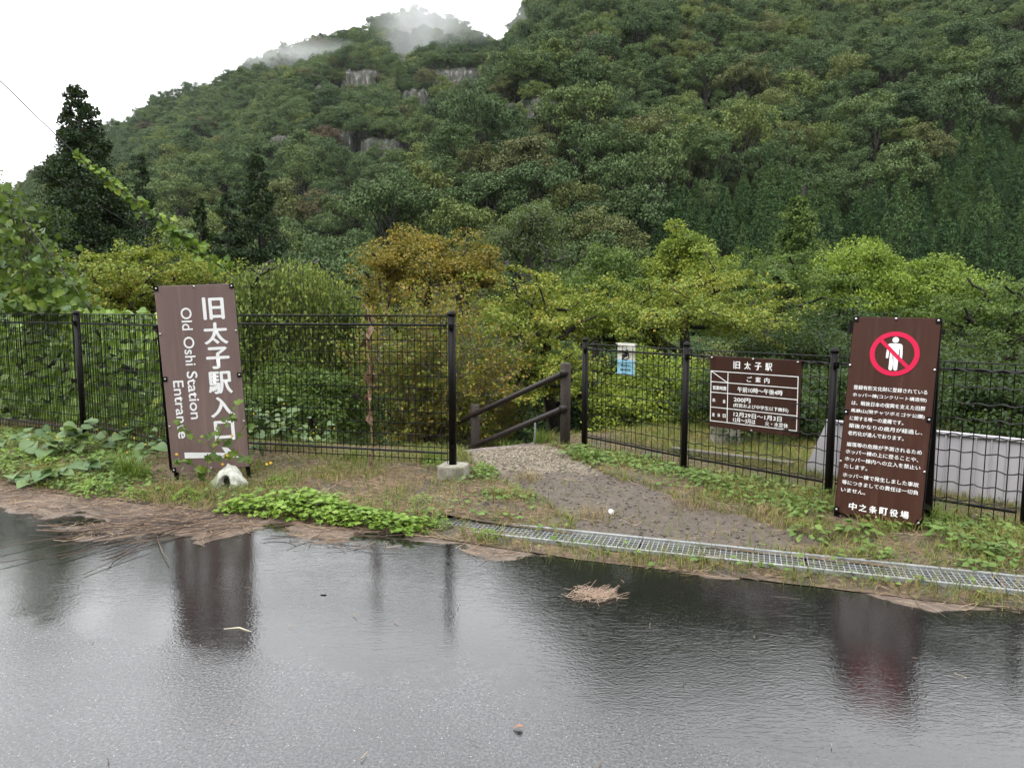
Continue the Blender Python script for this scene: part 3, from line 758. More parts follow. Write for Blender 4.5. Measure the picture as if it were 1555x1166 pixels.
tree('cherry_tree', 'spreading yellow-green cherry tree with dark limbs over the right fence', xw(1010, 12.5), 12.5, [pxl(885, 1170, 445, 535, 12.5, 85, 0.34, 0.28), pxl(880, 1000, 465, 545, 12, 34, 0.32, 0.28), pxl(930, 1130, 415, 480, 13, 30, 0.3, 0.28)], G_CHERRY, 0.052, 227, seed=11, rbase=0.15, sag=0.0, trunk_top=0.6, spray=True)
tree('cherry_tree', 'yellow-green cherry tree behind the brown handrail at the opening', xw(845, 11.5), 11.5, [pxl(745, 905, 425, 560, 11.5, 62, 0.32, 0.3), pxl(765, 900, 520, 650, 10.8, 44, 0.3, 0.35)], G_CHERRY, 0.049, 227, seed=12, rbase=0.11, sag=0.0, trunk_top=0.9, spray=True)
tree('bush', 'bright yellow-green bush showing through the right fence beside the notice', xw(965, 10.2), 10.2, [pxl(890, 1090, 545, 700, 10.2, 80, 0.3, 0.5)], G_YEL, 0.049, 245, seed=13, rbase=0.06, cat='bush')
tree('cherry_tree', 'orange-tinged layered cherry tree left of the tall entrance sign', xw(250, 14), 14, [pxl(150, 335, 392, 470, 14, 60, 0.36, 0.26), pxl(140, 240, 425, 520, 13.5, 40, 0.36, 0.3), pxl(170, 290, 368, 420, 14.4, 22, 0.3, 0.26)], G_CHERRY, 0.056, 210, seed=14, rbase=0.12, sag=0.0, spray=True)
tree('shade_tree', 'deep green tree at the left edge behind the kudzu curtain', xw(25, 21), 21, [pxl(-90, 78, 285, 500, 21, 90, 0.6, 0.5)], G_DARK, 0.091, 245, seed=15, rbase=0.2)
tree('undergrowth_tree', 'dark shrubs in shade below the big cedar on the left', xw(110, 16), 16, [pxl(-40, 260, 430, 640, 16, 90, 0.5, 0.55)], G_DARK, 0.070, 210, seed=16, rbase=0.12)
tree('leafy_tree', 'dark tree between the weeping tree and the ochre tree', xw(520, 30), 30, [pxl(400, 600, 430, 540, 30, 60, 0.7, 0.6)], G_DARK, 0.112, 210, seed=17)
tree('green_bush', 'dark green bush at the bottom of the stair behind the handrail', xw(770, 14), 14, [pxl(690, 860, 500, 690, 14, 70, 0.4, 0.6)], G_DARK, 0.063, 210, seed=18, rbase=0.06, cat='bush')
tree('dark_bush', 'dark bush down to the ground behind the hours board and concrete pillar', xw(1200, 8.9), 8.9, [pxl(1060, 1340, 560, 690, 8.9, 110, 0.26, 0.5)], G_DARK, 0.05, 220, seed=23, rbase=0.05, cat='bush')
tree('dark_bush', 'dark bush behind the ribbed grey cover at the right edge', xw(1500, 8.2), 8.2, [pxl(1390, 1690, 555, 680, 8.2, 100, 0.26, 0.5)], G_DARK, 0.05, 220, seed=24, rbase=0.05, cat='bush')
tree('fresh_tree', 'pointed fresh green tree standing against the cedar plantation', xw(1213, 44), 44, [pxl(1160, 1266, 400, 470, 44, 40, 0.8, 0.5), pxl(1172, 1254, 362, 430, 44, 32, 0.7, 0.5), pxl(1184, 1242, 335, 390, 44, 22, 0.55, 0.5), pxl(1196, 1230, 312, 360, 44, 14, 0.45, 0.5), pxl(1206, 1220, 298, 330, 44, 7, 0.3, 0.6)], G_MID, 0.154, 192, seed=19, rbase=0.2, trunk_top=9)
tree('low_bush', 'green bush behind the weeping tree and the left fence', xw(470, 9.8), 9.8, [pxl(360, 560, 560, 700, 9.8, 70, 0.26, 0.6)], G_MID, 0.049, 210, seed=20, rbase=0.05, cat='bush')
tree('side_tree', 'green tree beyond the right end of the fence', xw(1700, 16), 16, [pxl(1600, 1860, 400, 640, 16, 80, 0.5, 0.5)], G_MID, 0.070, 210, seed=21, rbase=0.15)
tree('side_tree', 'dark green tree beyond the left end of the fence', xw(-200, 18), 18, [pxl(-420, -60, 300, 620, 18, 100, 0.7, 0.5)], G_DARK, 0.091, 210, seed=22, rbase=0.2)

# weeping tree behind the entrance sign
def weeping(name, label, x, y, x0, x1, ytop, ybot, Y, mat, seed):
    r = np.random.default_rng(seed); zb = float(land(np.array(x), np.array(y)))
    root = empty(name, (x, y, zb)); tag(root, label, 'tree')
    off = np.array([x, y, zb]); P, D, N, S, ed, cs = [], [], [], [], [], []
    for k in range(720):
        u = r.uniform(-1, 1); w = r.uniform(-1, 1)
        if u * u + w * w > 1: continue
        q_ = math.hypot(u, w); u, w = u * q_ ** -0.35, w * q_ ** -0.35
        top = at((x0 + x1) / 2 + u * (x1 - x0) / 2, ytop + (ybot - ytop) * (0.30 * u * u + 0.25 * r.random() ** 1.5), Y + w * (x1 - x0) / 2 / FPX * Y * 0.7)
        L = r.uniform(0.8, 2.5); m = int(L / 0.032)
        s = np.linspace(0, 1, m); sw = r.normal(size=2) * 0.18
        pp = top - off + np.stack([sw[0] * s, sw[1] * s, -L * s + 0.10 * np.sin(s * 3)], 1)
        P.append(pp + r.normal(size=pp.shape) * 0.03)
        d = np.stack([r.normal(size=m) * 0.5, r.normal(size=m) * 0.5, -np.ones(m) * 0.8], 1); D.append(d)
        N.append(r.normal(size=(m, 3)) + np.array([0, -0.6, 0.4])); S.append(r.uniform(0.035, 0.085, m))
        for q in range(0, m - 4, 4): ed.append((pp[q], 0.004, pp[min(q + 4, m - 1)], 0.003))
        if k % 5 == 0: cs.append(top - off)
    v, f = cards(np.concatenate(P), np.concatenate(N), np.concatenate(D), np.concatenate(S), NARROW if False else (NARROW[0] * np.array([1.6, 1, 1]), NARROW[1]))
    link('crown', np_mesh('crown', v, f), mat, root)
    tk = [np.array([0, 0, s * (2.2 - zb)]) for s in np.linspace(0, 1, 6)]
    link('trunk', np_mesh('trunk', *merge([skeleton(tk, cs[::3], 0.075, r, -0.15), tubes_np(ed, 3)])), M_BARK, root)
weeping('weeping_tree', 'weeping tree with long hanging green-yellow strands right of the entrance sign', xw(430, 11), 11, 318, 555, 392, 600, 11, G_WILLOW, 31)

# rust coloured upright shrub
def fan_shrub(name, label, x, y, spread, H, nst, mat, seed, leafn=60, size=0.05):
    r = np.random.default_rng(seed); zb = float(land(np.array(x), np.array(y)))
    root = empty(name, (x, y, zb)); tag(root, label, 'bush')
    P, D, ed = [], [], []
    for k in range(nst):
        a = r.uniform(0, 6.283); q = r.random() ** 0.6
        tip = np.array([spread * q * math.cos(a), spread * q * math.sin(a) * 0.8, H * (1 - 0.38 * q * q) * r.uniform(0.75, 1.02)])
        b0 = np.array([0.25 * q * math.cos(a), 0.25 * q * math.sin(a), 0])
        s = np.linspace(0, 1, 7)[:, None]; bend = np.array([tip[0] * 0.5, tip[1] * 0.5, 0])
        pp = b0 + (tip - b0) * s + bend * (s * s - s) * 0.6 + r.normal(size=(7, 3)) * 0.025
        for i in range(6): ed.append((pp[i], 0.011 * (1 - i / 7), pp[i + 1], 0.011 * (1 - (i + 1) / 7)))
        for tw in range(7):
            t0 = r.uniform(0.25, 0.98); i = int(t0 * 6); o = pp[i] + (pp[min(i + 1, 6)] - pp[i]) * (t0 * 6 - i)
            dv = nrmz(tip - b0 + r.normal(size=3) * 0.55 * np.linalg.norm(tip)) * r.uniform(0.25, 0.6)
            ed.append((o, 0.004, o + dv, 0.002))
            m = leafn // 5; ss_ = r.uniform(0.1, 1.05, (m, 1))
            P.append(o + dv * ss_ + r.normal(size=(m, 3)) * 0.035); D.append(dv / np.linalg.norm(dv) + r.normal(size=(m, 3)) * 0.8)
    P, D = np.concatenate(P), np.concatenate(D)
    v, f = cards(P, r.normal(size=P.shape) + np.array([0, 0, 0.9]), D, size * r.uniform(0.6, 1.4, len(P)), DIAMOND)
    link('foliage', np_mesh('foliage', v, f), mat, root)
    link('stem', np_mesh('stem', *tubes_np(ed, 4)), M_BARKG, root)
fan_shrub('upright_shrub', 'tall airy rust-brown shrub behind the round end post of the left fence', xw(660, 10), 10, 1.35, 2.9, 120, G_RUST, 41, 120, 0.046)
fan_shrub('upright_shrub', 'smaller rust-brown shrub right beside the handrail posts', xw(735, 10.6), 10.6, 0.6, 2.1, 30, G_RUST, 42, 110, 0.046)

# tall cedars on the left
def cedar(label, px, ytop, Y, Rm, tiers, per, nleaf, size, seed, mat, group=None):
    x = at(px, ytop + 60, Y)[0]; zb = float(land(np.array(x), np.array(float(Y)))); H = at(px, ytop, Y)[2] - zb
    root = empty('cedar_tree', (x, Y, zb)); tag(root, label, 'tree', group)
    C, RR, v1 = cedar_np(seed, H, Rm, tiers, per, size, nleaf, 0.75, 0.12)
    link('crown', np_mesh('crown', *v1), mat, root)
    ed = [(np.array([0, 0, H * s]), 0.26 * (1 - s) + 0.02, np.array([0, 0, H * (s + 0.125)]), 0.26 * (1 - s - 0.125) + 0.02) for s in np.arange(0, 1, 0.125)]
    ed += [(np.array([0, 0, c[2] + 0.1]), 0.03, c, 0.01) for c in C[::2]]
    link('trunk', np_mesh('trunk', *tubes_np(ed, 5)), M_BARK, root)
G_CEDAR = leaf('cedar_sprays', [(0.0, (0.009, 0.021, 0.008)), (0.5, (0.018, 0.038, 0.013)), (1.0, (0.036, 0.064, 0.019))], transl=0.12)
cedar('big dark cedar with a thin pointed top standing on the left', 122, 128, 28, 2.95, 52, 30, 90, 0.12, 51, G_CEDAR)
cedar('slim cedar just right of the big cedar, half its height', 217, 240, 45, 1.7, 34, 14, 70, 0.16, 52, G_CEDAR)
cedar('tallest and rightmost of the three cedars behind the weeping tree', 392, 232, 42, 2.4, 38, 17, 80, 0.16, 53, G_CEDAR)
cedar('short middle one of the three cedars behind the weeping tree', 348, 292, 40, 2.3, 30, 17, 80, 0.16, 54, G_CEDAR)
cedar('thin left one of the three cedars behind the weeping tree', 306, 300, 43, 1.4, 30, 12, 70, 0.15, 55, G_CEDAR)

# ------------------------------------------------------------------ metals, paints
M_BLACK = simple('black_brown_powder_coat', (0.0055, 0.0045, 0.0042), 0.45, 0.15, 20, spec=0.13)
M_WIRE = simple('dark_coated_wire', (0.006, 0.0055, 0.006), 0.4, 0.1, 20, spec=0.22)
M_GALV = simple('galvanised_steel', (0.30, 0.31, 0.31), 0.55, 0.25, 14, metal=0.4)
M_STEEL = simple('bright_bolt_steel', (0.6, 0.6, 0.6), 0.3, 0.1, 30, metal=0.9)
t = NT('mossy_concrete')
v = t.pos()
c = t.ramp(t.noise(14, 6, 0.7), [(0.3, (0.20, 0.18, 0.145)), (0.7, (0.40, 0.375, 0.32))])
c = t.mix(t.ramp(t.noise(5, 5, 0.6), [(0.45, 0.0), (0.62, 0.75)]), c, (0.09, 0.095, 0.045))
M_CONC = t.set(color=c, rough=0.85, normal=t.bump(t.noise(70, 5, 0.7), 0.6, 0.01))

# ------------------------------------------------------------------ fences
def fence_post(root, x, y, z0, z1, rr):
    p = MB(); p.tube([(x, y, z0), (x, y, z1)], rr, 16); po = p.build('post', M_BLACK, root, True)
    c_ = MB(); c_.tube([(x, y, z1), (x, y, z1 + 0.012), (x, y, z1 + 0.03), (x, y, z1 + 0.04)], [rr * 1.15, rr * 1.15, rr * 0.8, rr * 0.2], 16)
    c_.build('post_cap', M_BLACK, po, True)
    b = MB()
    for zz_ in (z1 - 0.10, z0 + 0.18): b.box((x, y - rr, zz_), (rr * 1.3, 0.02, 0.045)); b.tube([(x, y - rr - 0.012, zz_), (x, y - rr - 0.024, zz_)], 0.008, 8)
    b.build('clamp', M_BLACK, po)
_wires = {}
def wire_mesh(L, rr):
    k = (round(L, 3), rr)
    if k not in _wires:
        m = MB(); m.tube([(0, 0, 0), (0, 0, L)], rr, 4); _wires[k] = m.mesh('vertical_wire'); _wires[k].materials.append(M_WIRE)
    return _wires[k]
def panel(root, a, b, zlo, zhi, pitch, hstep, rails, rr=0.0026, wavy=0.0, gap=0.05, sag=0.0, seed=0):
    """a mesh panel from post a to post b: a frame of two folded rails, every wire a piece of its own"""
    r = np.random.default_rng(seed)
    a, b = np.array(a, float), np.array(b, float); L = np.linalg.norm(b - a); d = (b - a) / L
    za, zb_ = (zlo if isinstance(zlo, tuple) else (zlo, zlo))
    po = empty('mesh_panel'); po.parent = root
    for zr in rails:
        pn = MB(); pts = [(*(a + d * s), zr + za + (zb_ - za) * s / L) for s in np.linspace(gap, L - gap, 7)]
        pn.tube(pts, 0.011, 6); pn.build('rail', M_WIRE, po)
    nw = int((L - 2 * gap) / pitch); H = zhi - za
    me = wire_mesh(H, rr)
    for i in range(nw + 1):
        s = gap + (L - 2 * gap) * i / nw
        if s > gap and r.random() < 0.9: s += r.normal() * pitch * 0.08
        q = a + d * s
        o = link('vertical_wire', me, None, po, (q[0], q[1] - 0.004 * (i % 2), za + (zb_ - za) * s / L))
        o.rotation_euler = (r.normal() * 0.003, r.normal() * 0.003, 0)
    z = za + 0.03
    k = 0
    while z < zhi - 0.005:
        w = MB(); m = 25 if wavy else 5
        pts = []
        for s in np.linspace(gap * 0.6, L - gap * 0.6, m * 2 - 1 if wavy else m):
            q = a + d * s
            pts.append((q[0] + 0.006 * d[1], q[1] - 0.006 * d[0] - 0.006, z + (zb_ - za) * s / L * (zhi - z) / H + wavy * math.sin(s / pitch * math.pi) + 0.002 * r.normal()))
        w.tube(pts, rr * 1.45, 4); w.build('horizontal_wire', M_WIRE, po)
        z += hstep; k += 1
    w = MB(); w.tube([(*(a + d * s), zhi) for s in (gap * 0.6, L - gap * 0.6)], rr * 1.4, 5); w.build('horizontal_wire', M_WIRE, po)
    return po
lf = [(-0.522, 6.16), (-3.30, 6.87), (-4.905, 8.04), (-6.75, 9.0), (-8.6, 9.7)]
FL = empty('mesh_fence', (0, 0, 0)); tag(FL, 'taller black wire mesh fence with round posts, left of the path opening', 'fence')
for i, (x, y) in enumerate(lf): fence_post(FL, x, y, 0.17 if i == 0 else -0.3, 1.50, 0.034)
panel(FL, lf[0], lf[1], 0.20, 1.50, 0.058, 0.105, (0.09, 1.215), rr=0.0035, seed=1)
panel(FL, lf[1], lf[2], 0.16, 1.50, 0.029, 0.105, (0.09, 1.235), rr=0.0035, seed=2)
panel(FL, lf[2], lf[3], 0.10, 1.50, 0.032, 0.105, (0.09, 1.295), rr=0.0035, seed=3)
panel(FL, lf[3], lf[4], 0.10, 1.50, 0.045, 0.105, (0.09, 1.295), rr=0.0035, seed=4)
m = MB(); m.box((0, 0, 0), (0.235, 0.225, 0.34)); me = bevel(m.mesh('footing'), 0.018, 2)
fo = link('footing', me, M_CONC, FL, (-0.515, 6.165, 0.025)); fo.rotation_euler = (0, 0, -0.25)
rf = [(0.801, 7.775), (1.643, 6.682), (2.577, 5.667), (3.543, 4.781), (4.55, 3.85)]
FR = empty('mesh_fence', (0, 0, 0)); tag(FR, 'lower black wire mesh fence with wavy wires, right of the path opening', 'fence')
for x, y in rf: fence_post(FR, x, y, -0.3, 1.21, 0.031)
for i in range(4): panel(FR, rf[i], rf[i + 1], 0.03, 1.175, 0.068 if i < 3 else 0.08, 0.118, (0.12, 1.09), rr=0.0036, wavy=0.007 if i else 0.0025, seed=10 + i)

# ------------------------------------------------------------------ lettering and boards
M_WHITE = simple('white_lettering', (0.82, 0.82, 0.82), 0.45, 0.05, 30)
M_RED = simple('red_prohibition_vinyl', (0.58, 0.014, 0.065), 0.45, 0.08, 20, spec=0.2)
M_INK = simple('black_print', (0.015, 0.015, 0.018), 0.5, 0.1, 30)
def board_paint(name, col, spec=0.22):
    t = NT(name); v = t.pos((1, 1, 0.12), obj=True)
    c = t.ramp(t.noise(9, 5, 0.6, v), [(0.35, tuple(q * 0.88 for q in col)), (0.7, tuple(q * 1.15 for q in col))])
    c = t.mix(t.ramp(t.noise(55, 3, 0.6, t.pos(obj=True)), [(0.68, 0.0), (0.78, 0.35)]), c, tuple(q * 2.0 for q in col))
    sv = t.pos((22, 1, 1.1), obj=True)
    c = t.mix(t.ramp(t.noise(1.0, 4, 0.6, sv), [(0.52, 0.0), (0.75, 0.38)]), c, tuple(min(1, q * 1.7 + 0.02) for q in col))
    return t.set(color=c, rough=t.ramp(t.noise(12, 4, 0.6, v), [(0.3, 0.34), (0.7, 0.48)]), spec=spec)
M_BOARD_L = board_paint('faded_brown_board', (0.168, 0.115, 0.106), 0.5)
M_BOARD_R = board_paint('brown_board', (0.052, 0.021, 0.014))
M_BOARD_I = board_paint('dark_brown_board', (0.042, 0.0185, 0.013))
def text(body, parent, mat, u, v, w=None, h=0.05, W=1, Hh=1, anchor='c', bold=0.018, rot=0.0, y=-0.0135, name='lettering', thick=0.0008):
    """one run of lettering on a board face; (u, v) from its top left corner, w and h in metres"""
    cu = bpy.data.curves.new('lettering', 'FONT'); cu.body = body
    tmp = bpy.data.objects.new('lettering_curve', cu); COL.objects.link(tmp)
    dg = bpy.context.evaluated_depsgraph_get(); dg.update()
    me = bpy.data.meshes.new_from_object(tmp.evaluated_get(dg))
    bpy.data.objects.remove(tmp); bpy.data.curves.remove(cu)
    co = np.empty(len(me.vertices) * 3, np.float32); me.vertices.foreach_get('co', co); co = co.reshape(-1, 3)
    lo, hi = co.min(0), co.max(0); sz = np.maximum(hi - lo, 1e-6)
    sx, sy = (h / sz[1], h / sz[1]) if w is None else (w / sz[0], (h / sz[1] if h else w / sz[0]))
    q = (co - (lo + hi) / 2) * np.array([sx, sy, 0])
    if anchor == 'l': q[:, 0] += sz[0] * sx / 2
    cr, sr = math.cos(rot), math.sin(rot)
    X, Z = q[:, 0] * cr - q[:, 1] * sr, q[:, 0] * sr + q[:, 1] * cr
    out = np.stack([X + (u - 0.5) * W, np.full(len(X), y), Z + (0.5 - v) * Hh], 1)
    me.calc_loop_triangles(); T = np.empty(len(me.loop_triangles) * 3, np.int32); me.loop_triangles.foreach_get('vertices', T); T = T.reshape(-1, 3)
    b = bold * max(sx, sy); parts_ = []
    for k, (bx, bz) in enumerate([(0, 0), (b, 0), (-b, 0), (0, b * 0.8), (0, -b * 0.8)]):
        parts_.append((out + np.array([bx, -0.00006 * k, bz]), T))
    bpy.data.meshes.remove(me)
    return link(name, np_mesh(name, *merge(parts_)), mat, parent)
def flat_poly(pts, parent, mat, W, Hh, name, y=-0.0135):
    """flat printed shape; pts in (u, v)"""
    me = bpy.data.meshes.new(name)
    vv = [((u - 0.5) * W, y, (0.5 - v) * Hh) for u, v in pts]
    bm = bmesh.new(); f = bm.faces.new([bm.verts.new(p) for p in vv]); bmesh.ops.triangulate(bm, faces=[f]); bm.to_mesh(me); bm.free()
    return link(name, me, mat, parent)
def board(name, label, c, yaw, pit, rol, W, Hh, mat, th=0.022):
    root = empty(name); tag(root, label, 'sign')
    root.matrix_world = Matrix.Translation(c) @ Matrix.Rotation(yaw, 4, 'Z') @ Matrix.Rotation(pit, 4, 'X') @ Matrix.Rotation(rol, 4, 'Y')
    m = MB(); m.box((0, 0, 0), (W, th, Hh)); link('board', bevel(m.mesh('board'), 0.002, 1), mat, root)
    return root
def bolts(root, uv, W, Hh, plate=True):
    for (u, v, p) in uv:
        x, z = (u - 0.5) * W, (0.5 - v) * Hh
        if p:
            b = MB(); b.box((x, -0.0135, z), (0.034, 0.006, 0.040)); pl = b.build('corner_plate', M_BLACK, root)
        b = MB(); b.tube([(x, -0.011, z), (x, -0.021, z), (x, -0.0235, z)], [0.008, 0.008, 0.005], 10); b.build('bolt', M_STEEL, pl if p else root, True)
def world_leg(root, pts, name='leg', s=0.032):
    """square tube leg given in world space, parented to the sign"""
    iv = root.matrix_world.inverted(); m = MB()
    m.tube([iv @ Vector(p) for p in pts], s * 0.72, 4); m.build(name, M_BLACK, root)

# entrance sign
W, Hh = 0.627, 1.586
S1 = board('entrance_sign', 'tall leaning faded-brown sign reading Old Oshi Station Entrance', (-2.642, 6.05, 0.962), 0.199, 0.007, -0.044, W, Hh, M_BOARD_L)
for ch, v in zip('旧太子駅入口', (0.127, 0.260, 0.392, 0.526, 0.659, 0.789)):
    k = dict(旧=(0.160, 0.182), 太=(0.185, 0.178), 子=(0.178, 0.180), 駅=(0.185, 0.185), 入=(0.19, 0.170), 口=(0.155, 0.165))[ch]
    text(ch, S1, M_WHITE, 0.718, v, k[0], k[1], W, Hh, bold=0.028)
for s, v, wd in (('Old', 0.177, 0.186), ('Oshi', 0.348, 0.240), ('Station', 0.586, 0.408)): text(s, S1, M_WHITE, 0.368, v, wd, 0.082, W, Hh, rot=-math.pi / 2, bold=0.012)
text('Entrance', S1, M_WHITE, 0.183, 0.659, 0.495, 0.080, W, Hh, rot=-math.pi / 2, bold=0.012)
flat_poly([(0.174, 0.893), (0.70, 0.912), (0.66, 0.880), (0.735, 0.884), (0.875, 0.944), (0.174, 0.926)], S1, M_WHITE, W, Hh, 'arrow')
bolts(S1, [(0.025, 0.012, 1), (0.975, 0.012, 1), (0.5, 0.008, 0), (0.025, 0.49, 1), (0.975, 0.49, 1), (0.02, 0.25, 0), (0.98, 0.25, 0), (0.02, 0.745, 0), (0.98, 0.745, 0), (0.02, 0.985, 1), (0.5, 0.99, 0)], W, Hh)
mw = S1.matrix_world
for sx in (-0.47, 0.47):
    a = mw @ Vector((sx * W, 0.03, Hh * 0.49)); b = mw @ Vector((sx * W, 0.03, -Hh * 0.5)); b2 = a + (b - a) * ((a.z + 0.1) / (a.z - b.z))
    world_leg(S1, [a, b2])
    rr_ = mw @ Vector((sx * W - 0.03, 0.06, Hh * 0.30)); world_leg(S1, [rr_, (rr_.x - 0.12, rr_.y + 0.36, -0.05)], 'rear_leg')

# warning sign
W, Hh = 0.556, 1.451
S2 = board('warning_sign', 'tall brown board with a red no-entry figure and long white Japanese notice', (2.69, 5.05, 0.776), -0.634, -0.171, 0.016, W, Hh, M_BOARD_R)
def ring(root, cu, cv, ro, ri, mat, y):
    n_ = 64; me = bpy.data.meshes.new('prohibition_ring'); vs = []
    for k in range(n_):
        a = 2 * math.pi * k / n_
        for q in (ro, ri): vs.append(((cu - 0.5) * W + q * math.cos(a), y, (0.5 - cv) * Hh + q * math.sin(a)))
    fs = [(2 * k, 2 * ((k + 1) % n_), 2 * ((k + 1) % n_) + 1, 2 * k + 1) for k in range(n_)]
    me.from_pydata(vs, [], fs); return link('prohibition_ring', me, mat, root)
cu_, cv_ = 0.518, 0.181
def rel(pts): return [(cu_ + x / W, cv_ - z / Hh) for x, z in pts]
def disc(cx_, cz_, q, n_=24): return [(cx_ + q * math.cos(2 * math.pi * k / n_), cz_ + q * math.sin(2 * math.pi * k / n_)) for k in range(n_)]
man = empty('man_figure'); man.parent = S2
flat_poly(rel(disc(0, 0.100, 0.021)), man, M_WHITE, W, Hh, 'head')
body = [(-0.040, 0.070), (-0.048, 0.060), (-0.052, 0.0), (-0.052, -0.030), (-0.044, -0.036), (-0.036, -0.030), (-0.034, 0.035), (-0.028, 0.035), (-0.028, -0.112), (-0.020, -0.120), (-0.010, -0.120), (-0.004, -0.112), (-0.001, -0.03),
        (0.001, -0.03), (0.004, -0.112), (0.010, -0.120), (0.020, -0.120), (0.028, -0.112), (0.028, 0.035), (0.034, 0.035), (0.036, -0.030), (0.044, -0.036), (0.052, -0.030), (0.052, 0.0), (0.048, 0.060), (0.040, 0.070), (0.030, 0.074), (-0.030, 0.074)]
flat_poly(rel(body), man, M_WHITE, W, Hh, 'body')
ring(S2, cu_, cv_, 0.160, 0.127, M_RED, -0.0145)
a = R(-45); dx, dz = math.cos(a), math.sin(a); q = 0.013
flat_poly(rel([(-0.132 * dx - q * dz, -0.132 * dz + q * dx), (0.132 * dx - q * dz, 0.132 * dz + q * dx), (0.132 * dx + q * dz, 0.132 * dz - q * dx), (-0.132 * dx + q * dz, -0.132 * dz - q * dx)]), S2, M_RED, W, Hh, 'slash', -0.0150)
lines = [('登録有形文化財に登録されている', .360, .93), ('ホッパー棟(コンクリート構造物)', .399, .93), ('は、戦後日本の復興を支えた旧群', .439, .925), ('馬鉄山(現チャツボミゴケ公園)', .479, .925), ('に関する唯一の遺構です。', .517, .70), ('築後かなりの歳月が経過し、', .555, .92), ('老朽化が進んでおります。', .593, .72),
         ('崩落等の危険が予測されるため', .650, .935), ('ホッパー棟の上に登ることや、', .687, .905), ('ホッパー棟内への立入を禁止い', .724, .935), ('たします。', .761, .34), ('ホッパー棟で発生しました事故', .806, .937), ('等につきましての責任は一切負', .843, .94), ('いません。', .881, .345)]
for s, v, ur in lines:
    u0 = 0.08 - 0.025 * (v - 0.36) / 0.52
    text(s, S2, M_WHITE, u0, v, (ur - u0) * W, 0.0315 if len(s) > 6 else 0.0295, W, Hh, anchor='l', bold=0.010)
for i, ch in enumerate('中之条町役場'): text(ch, S2, M_WHITE, 0.215 + 0.120 * i, 0.957, 0.050, 0.050, W, Hh, bold=0.026)
bolts(S2, [(0.025, 0.012, 1), (0.975, 0.012, 1), (0.5, 0.007, 0), (0.01, 0.25, 0), (0.985, 0.25, 0), (0.02, 0.49, 1), (0.98, 0.49, 1), (0.015, 0.74, 0), (0.985, 0.74, 0), (0.025, 0.985, 1), (0.975, 0.985, 1), (0.5, 0.992, 0)], W, Hh)
mw = S2.matrix_world
for sx in (-0.475, 0.475):
    a = mw @ Vector((sx * W, 0.03, Hh * 0.49)); b = mw @ Vector((sx * W, 0.03, -Hh * 0.5)); b2 = a + (b - a) * ((a.z + 0.12) / (a.z - b.z))
    world_leg(S2, [a, b2], s=0.04)
a = mw @ Vector((0.47 * W, 0.04, Hh * 0.36)); world_leg(S2, [a, (2.985, 4.965, -0.1)], 'rear_leg', 0.045)
a = mw @ Vector((-0.47 * W, 0.04, Hh * 0.36)); world_leg(S2, [a, (2.52, 5.33, -0.1)], 'rear_leg', 0.045)
world_leg(S2, [mw @ Vector((0.47 * W, 0.03, -Hh * 0.40)), (2.985, 4.965, 0.13)], 'brace', 0.04)

# opening hours board
W, Hh = 0.819, 0.645
S3 = board('hours_sign', 'brown opening-hours board with a white table fixed to the right fence', (2.096, 6.135, 0.811), -0.75, 0.037, 0.005, W, Hh, M_BOARD_I, 0.008)
ky = -0.0062
for ch, u in zip('旧太子駅', (0.314, 0.434, 0.551, 0.665)): text(ch, S3, M_WHITE, u, 0.107, 0.058, 0.064, W, Hh, bold=0.024, y=ky)
def bar(u0, v0, u1, v1, w=0.007):
    x0, z0, x1, z1 = u0 * W, -v0 * Hh, u1 * W, -v1 * Hh; L = math.hypot(x1 - x0, z1 - z0); nx, nz = -(z1 - z0) / L * w / 2, (x1 - x0) / L * w / 2
    ex, ez = (x1 - x0) / L * w / 2, (z1 - z0) / L * w / 2
    return [((x0 - ex + nx) / W, -(z0 - ez + nz) / Hh), ((x1 + ex + nx) / W, -(z1 + ez + nz) / Hh), ((x1 + ex - nx) / W, -(z1 + ez - nz) / Hh), ((x0 - ex - nx) / W, -(z0 - ez - nz) / Hh)]
tb = MB()
for i, q in enumerate([(0.017, .211, .973, .211), (0.017, .361, .973, .361), (0.017, .509, .973, .509), (0.017, .721, .973, .721), (0.017, .917, .973, .917), (0.017, .211, .017, .917), (0.973, .211, .973, .917), (0.216, .211, .216, .917), (0.017, .211, .216, .361)]):
    tb.add([((u - 0.5) * W, ky - 0.00006 * i, (0.5 - v) * Hh) for u, v in bar(*q)], [(0, 1, 2, 3)])
tb.build('table_lines', M_WHITE, S3)
for ch, u in zip('ご案内', (0.459, 0.554, 0.649)): text(ch, S3, M_WHITE, u, 0.288, 0.044, 0.046, W, Hh, bold=0.022, y=ky)
text('営業時間', S3, M_WHITE, 0.119, 0.443, 0.128, 0.036, W, Hh, bold=0.026, y=ky)
text('午前10時〜午後4時', S3, M_WHITE, 0.573, 0.438, 0.40, 0.046, W, Hh, bold=0.020, y=ky)
for ch, u in (('料', 0.056), ('金', 0.177), ('定', 0.053), ('休', 0.117), ('日', 0.181)): text(ch, S3, M_WHITE, u, 0.621 if ch in '料金' else 0.827, 0.026, 0.032, W, Hh, bold=0.026, y=ky)
text('200円', S3, M_WHITE, 0.382, 0.583, 0.152, 0.040, W, Hh, bold=0.020, y=ky)
text('(町民および中学生以下無料)', S3, M_WHITE, 0.584, 0.664, 0.49, 0.040, W, Hh, bold=0.018, y=ky)
text('12月29日〜1月3日', S3, M_WHITE, 0.553, 0.787, 0.43, 0.041, W, Hh, bold=0.020, y=ky)
text('12月〜3月は', S3, M_WHITE, 0.411, 0.866, 0.205, 0.041, W, Hh, bold=0.020, y=ky)
text('火・水定休', S3, M_WHITE, 0.763, 0.866, 0.20, 0.041, W, Hh, bold=0.020, y=ky)
